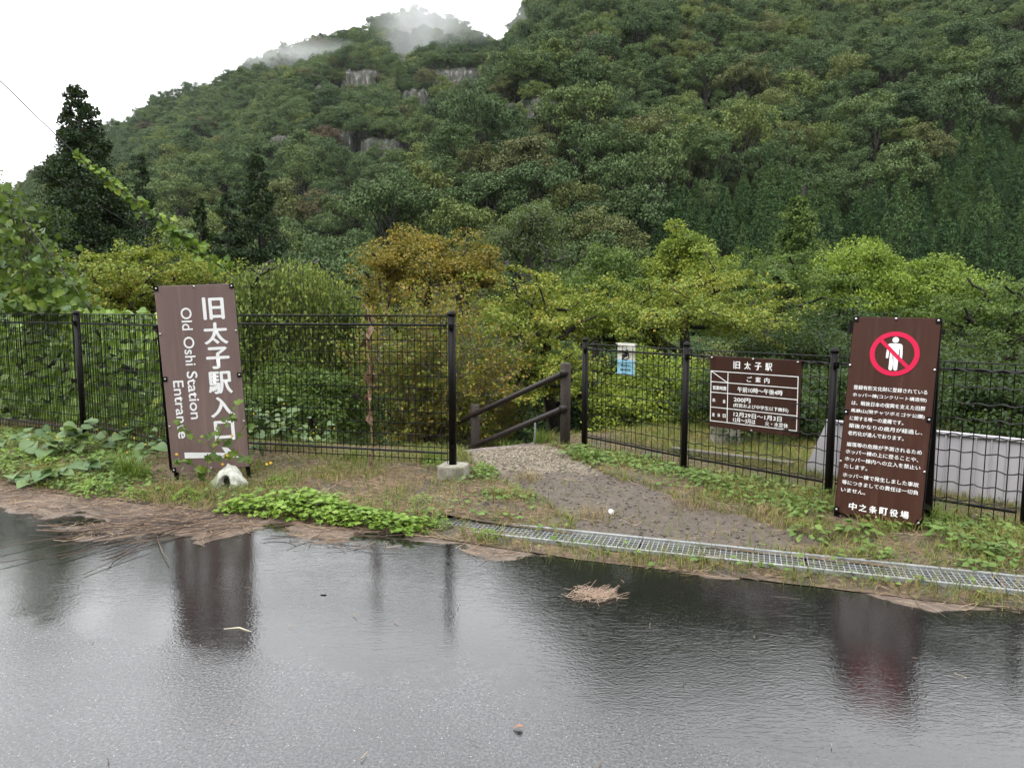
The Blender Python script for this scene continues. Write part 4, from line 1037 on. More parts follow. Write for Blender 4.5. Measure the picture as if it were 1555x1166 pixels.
bolts(S3, [(0.5, 0.012, 0), (0.03, 0.02, 0), (0.97, 0.02, 0), (0.5, 0.985, 0)], W, Hh)

# slip warning notice
W, Hh = 0.224, 0.332
S4 = board('slip_notice', 'small white and blue notice with a slipping figure tied to the right fence', (1.178, 7.325, 1.039), -0.804, 0.019, 0.013, W, Hh, simple('yellowed_white_sheet', (0.70, 0.69, 0.60), 0.45, 0.06, 8), 0.004)
ky = -0.0035
flat_poly([(0.012, 0.512), (0.988, 0.512), (0.988, 0.985), (0.012, 0.985)], S4, simple('pale_blue_print', (0.28, 0.56, 0.72), 0.45, 0.06, 8), W, Hh, 'blue_field', ky)
fig = empty('slipping_figure'); fig.parent = S4
def stroke(pts, w):
    for (a, b) in zip(pts[:-1], pts[1:]):
        x0, z0, x1, z1 = a[0] * W, -a[1] * Hh, b[0] * W, -b[1] * Hh; L = math.hypot(x1 - x0, z1 - z0) or 1; nx, nz = -(z1 - z0) / L * w / 2, (x1 - x0) / L * w / 2
        ex, ez = (x1 - x0) / L * w * .3, (z1 - z0) / L * w * .3
        stroke.k += 1
        fm.add([(X - 0.5 * W, -0.0045 - 0.00005 * stroke.k, Z + 0.5 * Hh) for X, Z in ((x0 - ex + nx, z0 - ez + nz), (x1 + ex + nx, z1 + ez + nz), (x1 + ex - nx, z1 + ez - nz), (x0 - ex - nx, z0 - ez - nz))], [(0, 1, 2, 3)])
stroke.k = 0
fm = MB()
stroke([(0.56, 0.285), (0.50, 0.385)], 0.030); stroke([(0.52, 0.285), (0.44, 0.305), (0.355, 0.275)], 0.013); stroke([(0.58, 0.29), (0.65, 0.34), (0.63, 0.415)], 0.013)
stroke([(0.50, 0.385), (0.40, 0.425), (0.30, 0.505)], 0.018); stroke([(0.49, 0.375), (0.39, 0.36), (0.285, 0.405)], 0.016); stroke([(0.34, 0.515), (0.52, 0.512), (0.62, 0.475), (0.70, 0.43)], 0.009)
fm.build('body', M_INK, fig)
flat_poly(disc(0.575, 0.235, 0.045, 16), fig, M_INK, W, Hh, 'head', -0.0045)
text('滑ります!', S4, M_INK, 0.495, 0.695, 0.128, 0.026, W, Hh, bold=0.024, y=-0.0045)
text('路面凍結注意', S4, M_INK, 0.485, 0.828, 0.132, 0.021, W, Hh, bold=0.022, y=-0.0045)
for (u, v) in ((0.0, 0.03), (1.0, 0.03), (0.0, 0.515), (1.0, 0.535), (-0.0, 0.965), (1.0, 0.985)):
    m = MB(); sg = -1 if u < 0.5 else 1
    m.tube([((u - 0.5) * W - sg * 0.006, -0.004, (0.5 - v) * Hh), ((u - 0.5) * W + sg * 0.004, -0.007, (0.5 - v) * Hh + 0.002), ((u - 0.5) * W + sg * 0.026, 0.004, (0.5 - v) * Hh + 0.003)], 0.0026, 6); m.build('cable_tie', M_WHITE, S4)

# ------------------------------------------------------------------ handrail, edging, stake, cover, pillar
t = NT('rough_brown_mock_log')
M_LOG = t.set(color=t.ramp(t.noise(40, 5, 0.7), [(0.3, (0.022, 0.016, 0.0135)), (0.7, (0.066, 0.049, 0.041))]), rough=0.7, normal=t.bump(t.noise(120, 4, 0.7), 1.0, 0.01))
M_RAILB = simple('dark_rail_tube', (0.020, 0.015, 0.0135), 0.45, 0.25, 25, spec=0.3, bump=0.3, bscale=90)
HR = empty('handrail', (0.603, 7.965, 0)); tag(HR, 'brown mock-log handrail with two sloping rails going down the stair', 'handrail')
iv = HR.matrix_world.inverted()
hp = [(0.603, 7.965), (-0.475, 9.05), (-1.52, 10.35)]
hz = [at(858, 551, 7.965)[2], at(721, 614, 9.05)[2], at(624, 662, 10.35)[2]]
for i, ((x, y), z) in enumerate(zip(hp, hz)):
    m = MB(); x0, y0 = x - 0.603, y - 7.965; zg = min(0.0, z - 0.95) - 0.2
    rr_ = 0.058; m.tube([(x0, y0, zg), (x0, y0, z - 0.012), (x0, y0, z)], [rr_, rr_, rr_ * 0.88], 18)
    m.build('post', M_LOG, HR, True)
rl = [[at(857, 566, 7.90), at(722, 628, 8.98), at(640, 668, 9.9), at(560, 706, 10.9)], [at(856, 620, 7.90), at(722, 676, 8.98), at(640, 712, 9.9)]]
for pts_ in rl:
    m = MB(); m.tube([(p[0] - 0.603, p[1] - 7.965, p[2]) for p in pts_], 0.034, 12); ro = m.build('rail', M_RAILB, HR, True)
    p = pts_[0]; m = MB(); m.tube([(p[0] - 0.603 - 0.03, p[1] - 7.965 + 0.02, p[2] - 0.012), (p[0] - 0.603 + 0.03, p[1] - 7.965 - 0.01, p[2] + 0.012)], [0.041, 0.036], 12); m.build('end_cap', M_RAILB, ro, True)
m = MB(); e0, e1 = at(655, 696, 7.5), at(812, 680, 7.95)
m.tube([e0 + np.array([-0.3, -0.12, -0.02]), (e0 + e1) / 2 + np.array([0, 0, 0.01]), e1], 0.05, 12)
tag(m.build('edging_log', simple('weathered_log', (0.17, 0.135, 0.13), 0.75, 0.35, 9, bump=0.5), None, True), 'weathered log edging the far end of the gravel path', 'log')
m = MB(); p = at(812, 680, 7.98); m.tube([(p[0], p[1], -0.1), (p[0] + 0.005, p[1], 0.27)], 0.010, 8)
tag(m.build('steel_stake', simple('weathered_zinc', (0.12, 0.13, 0.13), 0.6, 0.2), None, True), 'thin grey steel stake at the end of the edging log', 'stake')

# low ribbed metal cover behind the right fence
M_SHEET = simple('lavender_grey_sheet', (0.50, 0.485, 0.515), 0.55, 0.06, 3, spec=0.2)
C0, C1 = np.array([2.875, 6.40]), np.array([5.1, 4.36])
L = np.linalg.norm(C1 - C0); d = (C1 - C0) / L; nb = np.array([-d[1], d[0]])
SH = empty('metal_cover', (C0[0], C0[1], 0), math.atan2(d[1], d[0])); tag(SH, 'low lavender-grey ribbed metal cover behind the right fence', 'shed')
Hc = 0.535; pw = 0.105; k = int(L / pw)
pm_ = MB(); pm_.box((pw / 2 - 0.004, 0, Hc / 2 - 0.1), (pw - 0.008, 0.012, Hc + 0.2)); pme = pm_.mesh('panel'); pme.materials.append(M_SHEET)
sm_ = MB(); sm_.box((0, -0.008, Hc / 2 - 0.1), (0.007, 0.03, Hc + 0.2)); sme = sm_.mesh('seam'); sme.materials.append(M_SHEET)
for i in range(k):
    link('panel', pme, None, SH, (i * pw, 0.001 * (i % 2), 0)); link('seam', sme, None, SH, (i * pw, 0, 0))
m = MB(); m.box((L / 2, 0, Hc + 0.008), (L + 0.02, 0.05, 0.022)); m.build('ridge_cap', M_SHEET, SH)
m = MB()   # slanted end panel
m.add([(-0.006, -0.004, Hc), (-0.006, -0.004, -0.1), (-0.25, -0.004, -0.1), (-0.215, -0.004, 0.0), (-0.006, 0.008, Hc), (-0.006, 0.008, -0.1), (-0.25, 0.008, -0.1), (-0.215, 0.008, 0.0)], [(0, 3, 2, 1), (4, 5, 6, 7), (0, 4, 7, 3), (3, 7, 6, 2), (0, 1, 5, 4)])
m.build('end_panel', M_SHEET, SH)
m = MB(); m.add([(0.012, 0.01, Hc - 0.01), (L, 0.01, Hc - 0.01), (L, 0.95, -0.1), (-0.2, 0.3, -0.1)], [(0, 1, 2, 3)]); m.build('roof', M_SHEET, SH)

m = MB(); p = at(1100, 690, 7.9); m.box((p[0], p[1], 0.12), (0.27, 0.27, 0.95))
tag(link('concrete_pillar', bevel(m.mesh('concrete_pillar'), 0.015, 1), M_CONC), 'mossy pale concrete pillar behind the bottom of the opening-hours board', 'pillar')
KB = empty('timber_kerb'); tag(KB, 'grey timber kerb on the ground behind the opening-hours board', 'kerb')
ka, kb = np.array([1.70, 7.45]), np.array([2.70, 6.70]); kd = kb - ka
for i in range(2):
    m = MB(); q0 = ka + kd * (0.5 * i + 0.004); q1 = ka + kd * (0.5 * i + 0.496); c_ = (q0 + q1) / 2
    m.box((c_[0], c_[1], 0.035), (np.linalg.norm(q1 - q0), 0.09, 0.12), Matrix.Rotation(math.atan2(kd[1], kd[0]), 3, 'Z')); m.build('beam', simple('grey_timber', (0.10, 0.09, 0.075), 0.8, 0.3, 6), KB)

# small building glimpsed over the left fence
HB = empty('small_building', (xw(549, 32), 32, -3.2)); tag(HB, 'pale blue-white hut roof glimpsed just over the top of the left fence', 'building')
m = MB(); m.box((0, 0, 2.1), (1.9, 2.2, 4.2)); m.build('wall', simple('hut_wall', (0.16, 0.17, 0.16), 0.7, 0.1), HB)
m = MB(); m.add([(-1.1, -1.3, 4.15), (1.1, -1.3, 4.15), (1.1, 1.3, 4.5), (-1.1, 1.3, 4.5), (-1.1, -1.3, 4.25), (1.1, -1.3, 4.25), (1.1, 1.3, 4.6), (-1.1, 1.3, 4.6)], [(3, 2, 1, 0), (4, 5, 6, 7), (0, 1, 5, 4), (1, 2, 6, 5), (2, 3, 7, 6), (3, 0, 4, 7)])
m.build('roof', simple('pale_blue_roof', (0.60, 0.72, 0.78), 0.4, 0.05), HB)
m = MB(); m.box((-0.3, -1.103, 2.6), (0.7, 0.02, 0.9)); m.build('window', simple('dark_pane', (0.03, 0.035, 0.04), 0.1), HB)

# ------------------------------------------------------------------ drain gratings
GL = 0.995
cm = MB(); cm.box((0, GW / 2, -0.012), (0.0045, GW - 0.05, 0.006)); cme = cm.mesh('cross_bar'); cme.materials.append(M_GALV)
lm = MB(); lm.box((GL / 2, 0, -0.014), (GL - 0.012, 0.0045, 0.008)); lme = lm.mesh('long_bar'); lme.materials.append(M_GALV)
glab = ['leftmost drain grating, its end buried in weeds', 'drain grating at the foot of the path, second from left', 'drain grating in the middle of the path mouth', 'drain grating right of the path mouth, grass creeping over its lower edge', 'drain grating below the warning board', 'drain grating at the right edge of the photo']
for i, s0 in enumerate((-1.18, -0.185, 0.81, 1.805, 2.80, 3.795)):
    q = GR0 + gd * s0
    go_ = empty('drain_grating', (q[0], q[1], 0.046), math.atan2(gd[1], gd[0])); tag(go_, glab[i], 'drain grating', 'galvanised drain gratings along the verge')
    for b in (0.012, GW - 0.012):
        m = MB(); m.box((GL / 2, b, -0.010), (GL - 0.006, 0.028, 0.024)); m.build('side_rail', M_GALV, go_)
    for k in range(31): link('cross_bar', cme, None, go_, (0.012 + k * (GL - 0.024) / 30, 0, 0))
    for k in range(1, 6): link('long_bar', lme, None, go_, (0, 0.012 + k * (GW - 0.024) / 6, 0.0015))

# ------------------------------------------------------------------ wires and kudzu
M_CABLE = simple('black_cable', (0.02, 0.02, 0.02), 0.5, 0.1)
w0, w1, w2 = at(-40, 84, 9.5), at(115, 235, 11), at(338, 408, 12.2)
WD = empty('guy_wire'); tag(WD, 'thin dark guy wire running down from the upper left corner', 'wire')
m = MB(); m.tube([w0 + (w0 - w1) * 0.6, w0, w1, w2, w2 + (w2 - w1) * 0.6], [0.0085] * 5, 6); m.build('cable', M_CABLE, WD, True)
m = MB(); m.tube([at(40, 245, 10.5), at(130, 300, 11.2), at(250, 372, 12.4)], 0.004, 5)
tag(m.build('thin_wire', M_CABLE), 'faint thin wire crossing in front of the big cedar, below the vine', 'wire')

M_KUDZU = leaf('kudzu_leaves', [(0.0, (0.036, 0.0696, 0.0144)), (0.45, (0.0816, 0.138, 0.024)), (0.8, (0.15, 0.222, 0.036)), (1.0, (0.216, 0.24, 0.0408))], rough=0.35, transl=0.35, clump=3.0, each=True)
M_THICKET = leaf('thicket_leaves', [(0.0, (0.1365, 0.234, 0.039)), (0.5, (0.2925, 0.429, 0.0683)), (1.0, (0.546, 0.624, 0.117))], rough=0.3, transl=0.4, clump=2.0, spec=0.4, each=True)
M_KUDZU_V = leaf('wire_vine_leaves', [(0.0, (0.0522, 0.1009, 0.0209)), (0.45, (0.1183, 0.2001, 0.0348)), (0.8, (0.2175, 0.3219, 0.0522)), (1.0, (0.3132, 0.348, 0.0592))], rough=0.35, transl=0.35, clump=3.0, each=True)
M_KUDZU_B = leaf('blue_green_leaves', [(0.0, (0.075, 0.1313, 0.0562)), (0.5, (0.1187, 0.1875, 0.0775)), (1.0, (0.175, 0.25, 0.0938))], rough=0.35, transl=0.25, clump=3.0, each=True)
def curl(tm, seed):
    r = np.random.default_rng(seed); v = tm[0].copy(); v[:, 2] += -0.22 * (v[:, 1] ** 2) * r.uniform(0.2, 1.2) + 0.25 * np.abs(v[:, 0]) * r.uniform(0.1, 0.8) + r.normal(size=len(v)) * 0.02
    v[:, 0] *= r.uniform(0.8, 1.05); return v
def leaf_meshes(nm, tm, mat, k, seed):
    out = []
    for i in range(k):
        me = np_mesh(nm, curl(tm, seed + i), tm[1]); me.materials.append(mat); out.append(me)
    return out
KM = leaf_meshes('leaf', HEART, M_KUDZU, 6, 600) + leaf_meshes('leaf', HEART, M_KUDZU_B, 3, 620)
def frame_rows(N, D):
    D = nrmz(D); N = nrmz(N - (N * D).sum(-1, keepdims=True) * D); T = np.cross(D, N); return T, D, N
def leaf_parts(root, P, N, D, S, meshes, r, cap=290, mat=None, nm='leaf'):
    """the leaves nearest the road are parts, the rest one joined part"""
    T, D, N = frame_rows(N, D); off = np.array(root.location)
    o_ = np.argsort(P[:, 1] - 2 * S) if len(P) > cap else np.arange(len(P))
    for i in o_[:cap]:
        ob = link(nm, meshes[r.integers(0, len(meshes))], None, root)
        s = S[i]; M = Matrix(((T[i][0] * s, D[i][0] * s, N[i][0] * s, P[i][0] - off[0]), (T[i][1] * s, D[i][1] * s, N[i][1] * s, P[i][1] - off[1]), (T[i][2] * s, D[i][2] * s, N[i][2] * s, P[i][2] - off[2]), (0, 0, 0, 1)))
        ob.matrix_local = M
    rest_ = o_[cap:]
    if len(rest_):
        v, f = cards(P[rest_] - off, N[rest_], D[rest_], S[rest_], HEART)
        tag(link('foliage', np_mesh('foliage', v, f), mat, root), kind='stuff')
r = np.random.default_rng(77)
# curtain on the left, hanging along a slanting line
ka, kb = at(-30, 245, 9.0), at(138, 470, 9.4)
KZ = empty('kudzu_vine', (ka[0], ka[1], 0)); tag(KZ, 'big-leaved kudzu curtain hanging at the left edge above the fence', 'vine')
n_ = 900; s = r.random(n_); drop = r.random(n_) ** 1.6
P = ka + (kb - ka) * s[:, None] + np.stack([-0.25 * drop + r.normal(size=n_) * 0.07, r.normal(size=n_) * 0.22, -drop * (1.5 - 0.9 * s) + r.normal(size=n_) * 0.05], 1)
P = P[(P[:, 2] > 1.35)]
n2 = 330; px_ = r.uniform(-60, 128, n2); P2 = np.array([at(a, 476 - (30 + 12 * math.sin(a * 0.09)) * q * (1 - max(0, a - 60) / 110), 9.0 + r.normal() * 0.18) for a, q in zip(px_, r.random(n2) ** 0.6)])
P = np.concatenate([P, P2]); n_ = len(P)
N = np.stack([r.normal(size=n_) * 0.5, -0.7 + r.normal(size=n_) * 0.35, 0.55 + r.normal(size=n_) * 0.4], 1)
D = np.stack([r.normal(size=n_) * 0.8 + 0.2, r.normal(size=n_) * 0.3 - 0.2, -0.6 + r.normal(size=n_) * 0.4], 1)
leaf_parts(KZ, P, N, D, r.uniform(0.05, 0.115, n_), KM[:7], r, 290, M_KUDZU)
ed = []
for k in range(26):
    q = ka + (kb - ka) * r.random(); L_ = r.uniform(0.4, 1.4)
    for i in range(4): ed.append((q + np.array([0.05 * math.sin(i + k), 0.02 * i, -L_ * i / 4]), 0.006, q + np.array([0.05 * math.sin(i + 1 + k), 0.02 * (i + 1), -L_ * (i + 1) / 4]), 0.006))
ed += [(ka + (kb - ka) * i / 8, 0.01, ka + (kb - ka) * (i + 1) / 8, 0.01) for i in range(8)]
v, f = tubes_np(ed, 5); link('stem', np_mesh('stem', v - np.array([ka[0], ka[1], 0]), f), M_BARKG, KZ)
# vine climbing along the guy wire
KW = empty('climbing_vine', tuple(w1)); tag(KW, 'light green vine climbing the slanting guy wire above the entrance sign', 'vine')
n_ = 285; s = r.random(n_) ** 0.85
P = w2 + (w1 - w2) * (s * 1.0)[:, None] + r.normal(size=(n_, 3)) * np.array([0.07, 0.07, 0.06]) * (1.15 - 0.75 * s)[:, None] + np.array([0, 0, 0.02])
N = np.stack([r.normal(size=n_) * 0.5 + 0.2, -0.7 + r.normal(size=n_) * 0.3, 0.6 + r.normal(size=n_) * 0.4], 1)
D = np.stack([r.normal(size=n_) * 0.6 - 0.2, r.normal(size=n_) * 0.3 - 0.2, -0.35 + r.normal(size=n_) * 0.5], 1)
leaf_parts(KW, P, N, D, r.uniform(0.07, 0.15, n_) * (1.1 - 0.5 * s), leaf_meshes('leaf', HEART, M_KUDZU_V, 5, 690), r, 290, M_KUDZU_V)
v, f = tubes_np([(w1 + (w2 - w1) * i / 10 + np.array([0.02 * math.sin(i * 2), 0, 0.02 * math.cos(i * 2)]), 0.012, w1 + (w2 - w1) * (i + 1) / 10 + np.array([0.02 * math.sin(i * 2 + 2), 0, 0.02 * math.cos(i * 2 + 2)]), 0.012) for i in range(10)], 5)
link('stem', np_mesh('stem', v - w1, f), M_BARKG, KW)
# leaves pressed behind the left fence
KF = empty('vine_thicket', (-5, 8.6, 0)); tag(KF, 'bright vine thicket seen through the left end of the mesh fence', 'vine')
n_ = 1900; px_ = r.uniform(-60, 330, n_); dpt = np.interp(px_, [-60, 0, 127, 250, 330], [9.4, 9.0, 8.25, 7.35, 7.25]) + 0.2 + 0.05 + np.abs(r.normal(size=n_)) * 0.5
P = np.array([at(a, 0, b_) for a, b_ in zip(px_, dpt)]); P[:, 2] = r.uniform(0.1, 1.55, n_)
N = np.stack([r.normal(size=n_) * 0.4, -0.9 + r.normal(size=n_) * 0.3, 0.7 + r.normal(size=n_) * 0.3], 1)
D = np.stack([r.normal(size=n_) * 0.8, r.normal(size=n_) * 0.4 - 0.2, -0.5 + r.normal(size=n_) * 0.5], 1)
leaf_parts(KF, P, N, D, r.uniform(0.055, 0.12, n_), leaf_meshes('leaf', HEART, M_THICKET, 5, 640), r, 290, M_THICKET)

# ------------------------------------------------------------------ litter, grass, plants
def on_ground(x, y):
    s = y - edge(x)
    return np.where(s > 0, gz(x, y) + 0.004 - 0.02 * path_mask(x, y), 0.004 + road_rise(x, s))
def drain_ab(x, y): return (x - GR0[0]) * gd[0] + (y - GR0[1]) * gd[1], (x - GR0[0]) * gn[0] + (y - GR0[1]) * gn[1]
t = NT('dead_straw')
rnd = t.n('ShaderNodeNewGeometry').outputs['Random Per Island']
M_STRAW = t.set(color=t.ramp(rnd, [(0.0, (0.060, 0.034, 0.022)), (0.35, (0.14, 0.085, 0.052)), (0.7, (0.30, 0.20, 0.12)), (1.0, (0.48, 0.36, 0.23))]), rough=0.6)
def straws(x, y, L, wd, r, ang=None, zlift=0.02):
    n = len(x); a = r.uniform(0, 6.283, n) if ang is None else ang
    P = []
    bend = r.normal(size=n) * 0.25
    for i in range(4):
        tt = i / 3 - 0.5; aa = a + bend * tt
        X, Y_ = x + L * tt * np.cos(aa), y + L * tt * np.sin(aa)
        z = on_ground(X, Y_) + 0.003 + zlift * r.random(n) * (0.3 + 0.7 * abs(tt) * 2)
        sx, sy = -np.sin(aa) * wd / 2, np.cos(aa) * wd / 2
        P += [np.stack([X - sx, Y_ - sy, z], 1), np.stack([X + sx, Y_ + sy, z], 1), np.stack([X, Y_, z + wd * 0.8], 1)]
    Vv = np.stack(P, 1); fq = []
    for i in range(3):
        b = 3 * i
        for (p, q) in ((0, 2), (2, 1), (1, 0)): fq += [(b + p, b + q, b + 3 + q), (b + p, b + 3 + q, b + 3 + p)]
    Fx = (np.arange(n) * 12)[:, None, None] + np.array(fq)[None]
    return Vv.reshape(-1, 3), Fx.reshape(-1, 3)
r = np.random.default_rng(88)
def pick(n, x0, x1, y0, y1, dens):
    x, y = r.uniform(x0, x1, n), r.uniform(y0, y1, n); k = r.random(n) < dens(x, y); return x[k], y[k]
x, y = pick(120000, -7, 4, 3.0, 9.2, lambda x, y: 0.42 * litter_mask(x, y) * (1 - 0.93 * path_mask(x, y)) * np.interp(x, [-7, -1, 0.5, 4], [1, 1, 0.45, 0.5]) * np.where(y - edge(x) > 0.5, 0.9, 1))
ga_, gb_ = drain_ab(x, y); k = ~((gb_ > 0) & (gb_ < GW) & (ga_ > -0.6) & (r.random(len(x)) < 0.85)); x, y = x[k], y[k]
v1 = straws(x, y, r.uniform(0.04, 0.22, len(x)), r.uniform(0.0012, 0.0035, len(x)), r)
# long stalks raked out over the road from the foot of the entrance sign
n_ = 70; a = r.normal(3.62, 0.42, n_); q = r.uniform(0.1, 1.0, n_); f0 = G(335, 800)
x, y = f0[0] + np.cos(a) * q * 1.1 + r.normal(size=n_) * 0.14, f0[1] + np.sin(a) * q * 0.75 + r.normal(size=n_) * 0.09
v2 = straws(x, y, r.uniform(0.2, 0.8, n_), r.uniform(0.003, 0.007, n_), r, a + r.normal(size=n_) * 0.22, 0.03)
n_ = 80; x = r.uniform(-4.2, -0.6, n_); y = edge(x) - r.uniform(-0.1, 0.4, n_)
v3 = straws(x, y, r.uniform(0.2, 0.5, n_), r.uniform(0.002, 0.005, n_), r, r.normal(0, 0.5, n_), 0.03)
n_ = 46; x = r.uniform(-3.5, 3.2, n_); y = r.uniform(2.0, 4.3, n_); k = y < edge(x) - 0.1
v4 = straws(x[k], y[k], r.uniform(0.015, 0.07, k.sum()), r.uniform(0.0015, 0.003, k.sum()), r, None, 0.004)
V_, F_ = merge([v1, v4])
tag(link('straw_litter', np_mesh('straw_litter', V_, F_), M_STRAW), 'dead wet straw and stalks strewn along the road edge', 'straw', kind='stuff')
M_STALK = t = NT('dark_wet_stalks'); rnd = t.n('ShaderNodeNewGeometry').outputs['Random Per Island']
M_STALK = t.set(color=t.ramp(rnd, [(0.0, (0.022, 0.014, 0.011)), (0.7, (0.075, 0.045, 0.030)), (1.0, (0.24, 0.16, 0.10))]), rough=0.5)
V2_, F2_ = merge([v2, v3])
tag(link('stalk_litter', np_mesh('stalk_litter', V2_, F2_), M_STALK), 'dark wet stalks washed out over the road below the entrance sign', 'stalks', kind='stuff')
# a bundle of straw lying in the puddle
SB = G(903, 905); n_ = 230; a = r.normal(0.55, 0.5, n_)
V_, F_ = straws(SB[0] + np.cos(0.45) * r.normal(size=n_) * 0.07, SB[1] + np.sin(0.45) * r.normal(size=n_) * 0.10 + r.normal(size=n_) * 0.02, r.uniform(0.03, 0.13, n_), r.uniform(0.0012, 0.0028, n_), r, a, 0.02)
M_STRAW_P = simple('pale_straw', (0.36, 0.26, 0.19), 0.6, 0.3, 40, obj=False)
tag(link('straw_bundle', np_mesh('straw_bundle', V_, F_), M_STRAW_P), 'pale bundle of straw lying on the wet road in the middle', 'straw')
# leaves and a stalk on the asphalt
M_DRY = simple('dry_brown_leaf', (0.26, 0.12, 0.07), 0.55, 0.3, 30)
for (px_, py_, s, lab) in ((501, 907, 0.075, 'brown curled leaf on the wet road left of centre'), (928, 778, 0, ''), (795, 1108, 0.04, 'tiny dark leaf on the asphalt near the bottom edge')):
    if not s: continue
    p = G(px_, py_); me = np_mesh('fallen_leaf', curl(OVATE, 5) * s, OVATE[1]); o = link('fallen_leaf', me, M_DRY, None, (p[0], p[1], 0.012)); o.rotation_euler = (0.1, 0.25, 1.4); tag(o, lab, 'leaf')
p, q = G(340, 957), G(382, 961); m = MB(); m.tube([(p[0], p[1], 0.008), ((p[0] + q[0]) / 2, p[1] + 0.005, 0.012), (q[0], q[1], 0.007)], [0.002, 0.004, 0.0015], 5)
tag(m.build('reed_stalk', simple('pale_reed', (0.55, 0.50, 0.38), 0.5, 0.1), None), 'pale reed stalk lying across the reflection of the entrance sign', 'stalk')
p = G(928, 778, 0.03); bm = bmesh.new(); bmesh.ops.create_icosphere(bm, subdivisions=2, radius=0.024)
for v in bm.verts: v.co *= 1 + 0.35 * (vnoise(v.co.x * 50, v.co.y * 50 + v.co.z * 31, 2) - 0.5)
me = bpy.data.meshes.new('white_stone'); bm.to_mesh(me); bm.free()
tag(link('white_stone', me, simple('chalk_white', (0.75, 0.74, 0.72), 0.7, 0.05), None, (p[0], p[1], float(on_ground(np.array(p[0]), np.array(p[1]))) + 0.012)), 'small white stone on the dirt path', 'stone')
# path stones
n_ = 5200; y = r.uniform(4.5, 7.8, n_); x = np.interp(y, [4.2, 4.6, 5.5, 6.7, 7.8], [1.45, 1.30, 0.80, 0.22, -0.12]) + r.uniform(-0.62, 0.62, n_)
x, y = x[path_mask(x, y) > 0.5], y[path_mask(x, y) > 0.5]; k = r.random(len(x)) < 0.2 + 0.8 * sst(5.9, 7.3, y); x, y = x[k], y[k]
ov = np.array([(1, 0, 0), (-1, 0, 0), (0, 1, 0), (0, -1, 0), (0, 0, 1), (0, 0, -1)], float); of = np.array([(0, 2, 4), (2, 1, 4), (1, 3, 4), (3, 0, 4), (2, 0, 5), (1, 2, 5), (3, 1, 5), (0, 3, 5)])
sz = r.uniform(0.004, 0.015, len(x))
Vv = (ov[None] * (1 + 0.35 * r.normal(size=(len(x), 6, 1)))) * sz[:, None, None] * np.array([1, 1, 0.7]) + np.stack([x, y, on_ground(x, y) + sz * 0.3], 1)[:, None]
t = NT('path_stones'); rnd = t.n('ShaderNodeNewGeometry').outputs['Random Per Island']
ymap = t.n('ShaderNodeSeparateXYZ'); t.put(ymap.inputs[0], t.pos())
far = t.ramp(t.math('MULTIPLY', t.math('SUBTRACT', ymap.outputs[1], 5.8), 0.6, True), [(0.15, 0.0), (0.95, 1.0)])
cA = t.ramp(rnd, [(0.0, (0.060, 0.049, 0.042)), (0.8, (0.11, 0.092, 0.08)), (1.0, (0.24, 0.21, 0.18))]); cB = t.ramp(rnd, [(0.0, (0.10, 0.08, 0.058)), (0.6, (0.24, 0.20, 0.145)), (1.0, (0.42, 0.37, 0.28))])
M_STONES = t.set(color=t.mix(far, cA, cB), rough=0.6)
tag(link('gravel', np_mesh('gravel', Vv.reshape(-1, 3), ((np.arange(len(x)) * 6)[:, None, None] + of[None]).reshape(-1, 3)), M_STONES), 'loose gravel on the footpath, pale at its far end', 'gravel', kind='stuff')

# grasses
M_GRASS = leaf('verge_grass', [(0.0, (0.066, 0.102, 0.0192)), (0.4, (0.126, 0.174, 0.0288)), (0.62, (0.204, 0.198, 0.048)), (0.8, (0.288, 0.198, 0.078)), (1.0, (0.396, 0.276, 0.132))], transl=0.25, clump=2.2)
M_GREEN = leaf('fresh_grass', [(0.0, (0.0605, 0.1045, 0.0176)), (0.5, (0.1155, 0.1815, 0.0264)), (1.0, (0.198, 0.264, 0.0495))], transl=0.3, clump=3)
def gdens(x, y):
    s = y - edge(x); n = fbm(x * 2.2, y * 2.2, 101, 4); pa = path_mask(x, y)
    d = sst(0.46, 0.62, n) * 0.8 + 0.12
    band = np.exp(-((s - 0.30) / 0.22) ** 2)                                      # along the drain
    rim = sst(0.02, 0.4, pa) * (1 - sst(0.5, 0.95, pa))
    right = sst(0.6, 1.6, x - np.interp(y, [4.2, 7.8], [1.6, 0.3])) * 1.1
    d = np.maximum(d * np.where(x < -0.7, 0.6, 0.95), np.maximum(band * np.where(x < -0.2, 0.35, 0.55), np.maximum(0.8 * rim, right * 0.75)))
    fy = np.interp(x, [0.3, 0.8, 1.643, 2.577, 3.543, 4.5], [7.9, 7.7, 6.7, 5.7, 4.8, 3.9]); strip = sst(0.05, 0.2, y - fy) * (1 - sst(0.65, 0.8, y - fy)) * sst(0.9, 1.4, x)
    return np.clip(d, 0, 1) * (1 - 0.8 * strip) * (1 - sst(0.3, 0.8, pa) * 0.97) * sst(-0.06, 0.06, s)
x, y = pick(260000, -7, 5.2, 3.2, 9.8, lambda x, y: np.minimum(1, 1.6 * gdens(x, y)))
ga_, gb_ = drain_ab(x, y); k = ~((gb_ > 0.01) & (gb_ < GW - 0.01) & (ga_ > -0.6) & (r.random(len(x)) < 0.93)); x, y = x[k], y[k]
k = (np.hypot(x - 2.34, y - 5.0) > 0.16) & (np.hypot(x - 2.73, y - 4.6) > 0.16); x, y = x[k], y[k]
P = np.stack([x, y, on_ground(x, y) - 0.004], 1); n_ = len(P)
v1 = blades(P, r.uniform(0.03, 0.115, n_) * (0.6 + 0.8 * fbm(x * 1.5, y * 1.5, 103, 3)), r.uniform(0.0026, 0.006, n_), r.uniform(0.3, 1.4, n_), r, 2)
tag(link('grass', np_mesh('grass', *v1), M_GRASS), 'short half-dry grass on the verge and beside the path', 'grass', kind='stuff')
